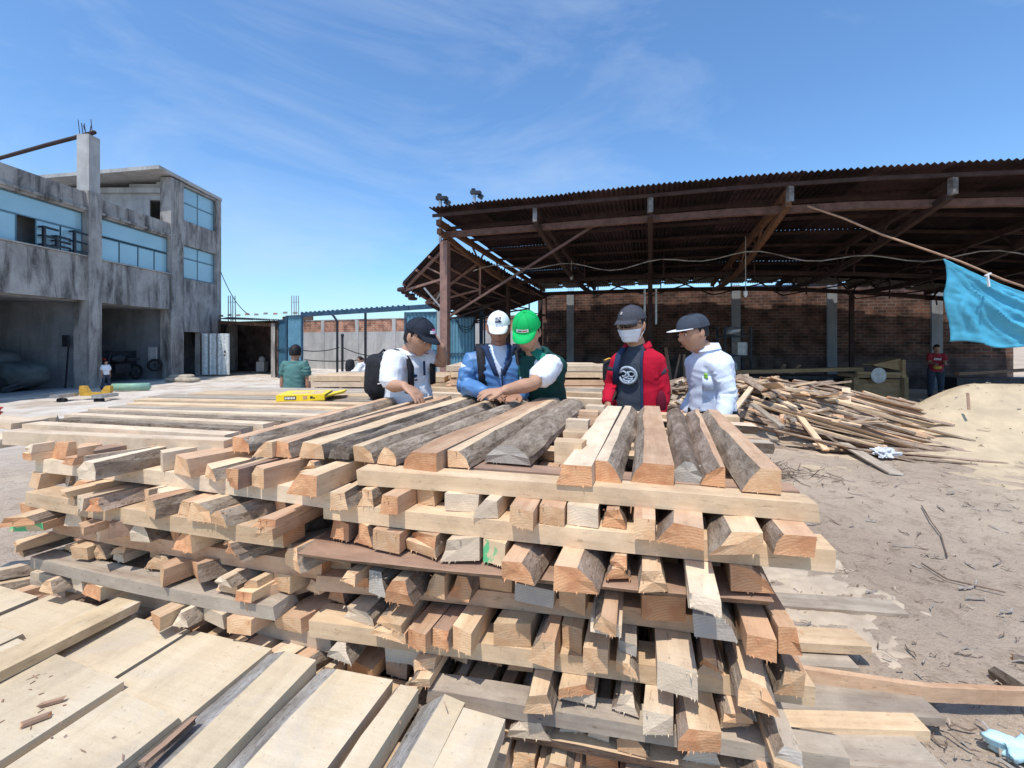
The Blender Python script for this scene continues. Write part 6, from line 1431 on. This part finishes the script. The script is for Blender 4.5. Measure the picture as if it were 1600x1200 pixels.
# ---------- man 3: green cap and vest, pointing
D3 = 2.92
S3 = dict(head=P(823, 519, D3-.02), hf=(-.22, -.84, -.52), nk=P(836, 552, D3+.08), pel=P(848, 650, D3+.26), fwd=(-.40, -.92, 0), w=.2, d=.12, belly=1.05, skin=SKIN,
    arms=[(P(818, 572, D3+.22), P(812, 612, D3+.26), P(798, 616, D3-.02), (-.8, -.6, -.05), (0, 0, 1), .25, -1),
          (P(860, 573, D3-.02), P(832, 600, D3-.17), P(788, 610, D3-.30), (-.95, -.15, -.08), (0, -.25, 1), .28, 1)], ar=1.08,
    cap=dict(mat=GREENC, brim=.068, drop=.025, h=.105, curve=.01, e=.8, patch=[('white_label', -.42, .46, .16, .34, WHITEP, 0), ('red_print', -.32, .0, .22, .29, REDP, 1.0), ('dark_print', .04, .36, .22, .29, NAVY, 1.0)]),
    tops=[dict(name='shirt', mat=WHITEC, sleeves=(.12, .36), r=.08, inf=.01, fold=.008, seed=4), dict(name='vest', mat=VEST, sleeve=0, inf=.026, fold=.009, seed=9, hem=-.2)])
root3, off3, M3_, add3, sm3, hp3 = make_person('man in dark green vest and bright green cap reaching his arm across the boards', S3)
nk3 = V(S3['nk']); f3 = V(S3['fwd']).normalized(); r3 = f3.cross(UP).normalized()
def yoke(m):
    rg = []; sh = V(S3['arms'][1][0])
    for i in range(8):
        t = i/7; c = nk3.lerp(sh, t*1.3)+UP*(.062-.012*t) ; rg.append([c+f3*(.085-.02*t)-UP*(.05+.02*t), c+f3*.05+UP*.002, c-f3*.05+UP*.004, c-f3*.11-UP*.06, c-f3*.11-UP*.068, c-f3*.05-UP*.004, c+f3*.05-UP*.006, c+f3*(.085-.02*t)-UP*(.058+.02*t)])
    m.rings(rg)
sm3('shoulder_panel', yoke, VESTL)
sm3('collar', lambda m: collar(m, nk3, r3, f3, .075, .04, open_=.5), VEST)
def emb(m, S, x0, h0, f, w=.018, n_=4, r_=None):
    for i in range(n_): m.obox(chestpt(S, x0+i*.021, h0+.035*i, .035), (r_ or r3)*w*.45, f*.002, UP*(.02+.004*(i % 2)))
sm3('embroidery', lambda m: emb(m, S3, .0, .50, f3), PRINTG)
sm3('badge', lambda m: [m.obox(chestpt(S3, -.11, .78+.05*i, .042), r3*.022, f3*.003, UP*.008) for i in range(3)], WHITEP)

# ---------- man 4: red jacket, mask, sunglasses
D4 = 3.0
S4 = dict(head=P(987, 508, D4), hf=(-.66, -.75, -.14), nk=P(996, 541, D4+.05), pel=P(998, 655, D4+.08), fwd=(-.48, -.88, 0), w=.178, d=.12, belly=1.05, skin=SKIN,
    arms=[(P(967, 568, D4+.08), P(957, 606, D4+.12), P(949, 628, D4-.02), (-.1, -.3, -.95), (-.8, -.5, 0), .5, -1),
          (P(1026, 568, D4-.0), P(1035, 616, D4+.0), P(1026, 660, D4-.08), (-.1, -.3, -.95), (.8, -.5, 0), .5, 1)],
    cap=dict(mat=CAPG, brim=.064, drop=.02, h=.1, patch=[('badge', .18, .42, .42, .62, CONC, 0)]),
    tops=[dict(name='t_shirt', mat=CHAR, sleeve=.2, inf=.006, fold=.005, hem=-.15), dict(name='jacket', mat=REDJ, sleeve=1, r=.066, inf=.016, fold=.007, seed=12, hem=-.12, freq=6)], noface=True)
nk4 = V(S4['nk']); f4 = V(S4['fwd']).normalized(); r4 = f4.cross(UP).normalized()
def cut4(p):
    q = p-nk4; x = q.dot(r4); y = q.dot(f4); return (y > .03 and -.055 < x < .125 and q.z < .0) or (q.z > -.03 and y > 0 and abs(x) < .075) or (q.z > -.01 and math.hypot(x, y) < .08)
S4['tops'][1]['cut'] = cut4
root4, off4, M4, add4, sm4, hp4 = make_person('man in red jacket with white face mask, sunglasses and grey cap', S4)
def maskf(m):
    vs2 = []; n_ = 16; k_ = 9
    for j in range(k_+1):
        z = -.018-.088*j/k_
        for i in range(n_+1):
            a = -1.3+2.6*i/n_; zz = abs(z)/.118; w_ = .079*(1-.30*max(0, zz)**1.6); rad = math.sqrt(max(0.0, 1-zz*zz*.55)); pl = .004*math.sin(j*2.0)
            x = w_*math.sin(a)*rad*1.04; y = (.098*rad+.026*math.exp(-((a)/.5)**2)*(1-.35*j/k_)+pl)*math.cos(a*.93)
            vs2.append(hp4(x, y, z-.008*math.cos(a)*(-1 if j == k_ else 0)))
    m.add(vs2, [(j*(n_+1)+i, j*(n_+1)+i+1, (j+1)*(n_+1)+i+1, (j+1)*(n_+1)+i) for j in range(k_) for i in range(n_)])
    for sd in (-1, 1): m.tube([hp4(sd*.070, .03, -.03), hp4(sd*.08, -.01, .006)], .0018, 5); m.tube([hp4(sd*.06, .03, -.085), hp4(sd*.08, -.012, -.03)], .0018, 5)
sm4('face_mask', maskf, MASKM)
def glasses(m):
    for sd in (-1, 1):
        rg = []
        for i in range(7):
            t = i/6; a = sd*(.07+t*.95); x = .078*math.sin(a); y = .104*math.cos(a)+.006; hgt = .021*(1-.35*t*t); rg.append([hp4(x, y, .014-hgt*.2+hgt), hp4(x, y, .014-hgt), hp4(x*1.03, y+.003, .014-hgt), hp4(x*1.03, y+.003, .014+hgt*.8)])
        m.rings(rg); m.bar(hp4(sd*.074, .045, .015), hp4(sd*.08, -.01, .012), .004, .008)
    m.bar(hp4(-.01, .106, .018), hp4(.01, .106, .018), .005, .005)
sm4('sunglasses', glasses, LENS)
def shirtprint(m):
    # plain ring shaped print with a few curved strokes
    nrm = f4
    def cp(x, h): return chestpt(S4, .035+x*.85, .62+h*.85, .012)
    for (cx_, ch, ra, rh, a0, a1, w_) in ((0, 0, .07, .125, .3, 6.0, .009), (-.03, .02, .026, .04, 0, 6.28, .005), (.035, .02, .024, .04, .5, 5.0, .006), (0, -.06, .035, .03, 3.2, 6.2, .007)):
        m.tube([cp(cx_+ra*math.cos(a0+(a1-a0)*i/16), ch+rh*math.sin(a0+(a1-a0)*i/16)) for i in range(17)], w_, 5)
    m.tube([cp(.0, .05), cp(-.012, -.0), cp(0.0, -.035), cp(.015, -.04)], .008, 5); m.tube([cp(-.01, -.10), cp(-.01, -.13)], .01, 5); m.tube([cp(-.04, -.045), cp(-.01, -.055), cp(.03, -.045)], .006, 5)
sm4('shirt_print', shirtprint, PRINTG)
def collar4(m): collar(m, nk4+UP*-.005, r4, f4, .078, .04, open_=.75, flare=1.02)
sm4('collar', collar4, REDJ)
sm4('zip_edge', lambda m: strap(m, [nk4+r4*-.055+f4*.09-UP*.03]+[chestpt(S4, -.058, .82-.1*i, .026) for i in range(10)], .016, .004, f4), NAVY)
sm4('sleeve_shadow', lambda m: m.ellip(P(1033, 628, D4-.075), V((.034, 0, 0)), V((0, .024, 0)), V((0, 0, .075)), 16, 10), REDD)  # dark oval paints the shadow on the inner sleeve
bg4 = empty('shoulder_bag', P(950, 585, D4+.25), 'black bag with yellow top strap hanging at the left side of the red jacketed man', 'bag')
m = MB(); m.ellip(P(952, 582, D4+.2), V((.045, 0, 0)), V((0, .05, 0)), V((0, 0, .09)), 14, 10, 0, .6); part(m, 'bag_body', BLACK, bg4, True)
m = MB(); m.tube([P(945, 563, D4+.15), P(952, 560, D4+.15), P(959, 563, D4+.15)], .007, 6); part(m, 'handle', YELP, bg4, True)
m = MB(); strap(m, [P(961, 600, D4+.02), P(962, 575, D4-.03), P(966, 556, D4-.03), P(974, 545, D4+.02), P(978, 548, D4+.15)], .035, .01, [V((-.3, -1, 0)), V((-.3, -1, 0)), V((-.2, -1, .5)), UP, UP]); part(m, 'strap', NAVY, bg4, True)

# ---------- man 5: pale blue shirt, snapback
D5 = 3.05
S5 = dict(head=P(1083, 520, D5), hf=(-.93, -.28, -.2), nk=P(1103, 546, D5+.03), pel=P(1112, 655, D5+.06), fwd=(-.93, -.36, 0), w=.19, d=.115, belly=1.0, fat=.97, skin=SKIN, bend=(.03, 0, .0),
    arms=[(P(1098, 566, D5+.2), P(1092, 612, D5+.2), P(1070, 642, D5+.15), (-.6, -.3, -.7), (0, .8, .2), .4, -1),
          (P(1126, 574, D5-.12), P(1137, 618, D5-.14), P(1126, 660, D5-.2), (-.2, -.1, -.95), (.3, -.9, 0), .4, 1)],
    cap=dict(mat=CHAR, brim=.078, drop=-.004, h=.098, curve=.002, e=.72, z=.03, brimmat=WHITEC, a=.088, b=.108),
    tops=[dict(name='shirt', mat=PBLUE, sleeve=1, r=.068, inf=.010, fold=.009, seed=21, hem=-.02)], hairlo=-.03)
root5, off5, M5, add5, sm5, hp5 = make_person('young man in pale blue shirt and dark flat brimmed cap seen from the side', S5)
nk5 = V(S5['nk']); f5 = V(S5['fwd']).normalized(); r5 = f5.cross(UP).normalized()
sm5('collar', lambda m: collar(m, nk5+UP*-.004, r5, f5, .073, .05, open_=.3, flare=1.1), PBLUE)
sm5('logo', lambda m: [m.ellip(chestpt(S5, -.10, .63+.03*i, .014), r5*(.018-.004*i)+f5*.004, f5*.004, UP*.012, 8, 5) for i in range(2)], LIME)
sm5('pocket', lambda m: strap(m, [chestpt(S5, -.075-.02*i, .55, .012) for i in range(4)], .09, .004, f5), PBLUE)
sm5('belt', lambda m: m.rings([ellring(V(S5['pel'])+UP*.035, r5, f5, .175, .137), ellring(V(S5['pel'])+UP*.075, r5, f5, .173, .135)]), BLACK)

# ---------- background people
def std(c, H, yaw, lean=.0, arms='down', g=None):
    """standing figure: c foot point, H height"""
    f = V((math.sin(yaw), math.cos(yaw), 0)); r_ = f.cross(UP); k = H/1.7; g = gz(c.x, c.y) if g is None else g; b = V((c.x, c.y, g))
    pel = b+UP*.93*k; nk = pel+UP*.50*k*math.cos(lean)+f*.50*k*math.sin(lean); head = nk+UP*.165*k+f*.02*k+f*.08*math.sin(lean)
    A = []
    for sd in (1, -1):
        sh = nk+r_*sd*.175*k-UP*.05*k; 
        if arms == 'down': el = sh-UP*.28*k+r_*sd*.05*k; wr = el-UP*.25*k+f*.03; A.append((sh, el, wr, (0, 0, -1), r_*sd, .3, sd))
        else: el = sh-UP*.24*k+f*.1*k; wr = el+f*.24*k-UP*.02*k-r_*sd*.06; A.append((sh, el, wr, f, UP, .4, -sd))
    return dict(head=head, hf=f-UP*math.sin(lean)*.8, nk=nk, pel=pel, fwd=f, w=.19*k, d=.115*k, arms=A, hs=k if k < .8 else 1.03, ground=g, noface=True)
p = P(461, 560, 6.9); S = std(p, 1.5, 0.02, 0); S['tops'] = [dict(name='t_shirt', mat=TEE, sleeve=.34, r=.072, inf=.012, fold=.010, seed=31, hem=-.12)]; S['skin'] = SKIND; S['w'] = .17; S['trouser'] = CHAR
make_person('man in teal shirt standing with his back turned beyond the left stack', S, vox=.01)
p = P(1462, 560, 12.9); S = std(p, 1.52, R(-150), .15, 'fwd'); S['tops'] = [dict(name='t_shirt', mat=TEER, sleeve=.34, r=.07, inf=.012, fold=.008, hem=-.12)]; S['skin'] = SKIND
rr_, of_, M_, ad_, sm_, hp_ = make_person('worker in red shirt with white print standing under the shed behind the sawdust heap', S, vox=.012)
fw = V(S['fwd']).normalized(); sm_('shirt_print', lambda m: [m.obox(chestpt(S, -.06+.04*i, .66, .02), fw.cross(UP)*.016, fw*.004, UP*.03) for i in range(4)], WHITEP)
sm_('apron', lambda m: m.ellip(chestpt(S, 0, .12, .03), fw.cross(UP)*.1, fw*.03, UP*.06, 10, 6), YELP)
for (px, py, D, yaw, H, mt, lab) in ((556, 575, 13.0, R(80), 1.18, PBLUE, 'far visitor in pale blue shirt bending beyond the stack by the gateway'), (572, 572, 12.8, R(-100), 1.22, WHITEC, 'far visitor in white shirt facing the bending one by the gateway')):
    p = P(px, py, D); S = std(p, H, yaw, .35, 'fwd'); S['tops'] = [dict(name='shirt', mat=mt, sleeve=1, r=.072, inf=.012, fold=.008, hem=-.1)]; S['skin'] = SKIND
    make_person(lab, S, vox=.013)
m = MB(); c = P(547, 573, 12.95); m.ellip(c, V((.12, 0, 0)), V((0, .15, 0)), V((0, 0, .22)), 14, 10, 0, .7); tag(m.build('backpack', BLACK, None, True), 'small black backpack on the far visitor in pale blue shirt', 'backpack')
p = P(165, 580, 15.2); S = std(p, .98, R(100), .0, 'down'); S['tops'] = [dict(name='shirt', mat=WHITEC, sleeve=.34, r=.05, inf=.0, fold=.006, hem=-.1)]; S['skin'] = SKIND; S['w'] = .12; S['d'] = .08; S['belly'] = .65
make_person('small child in white shirt beside the concrete pillar', S, vox=.012)
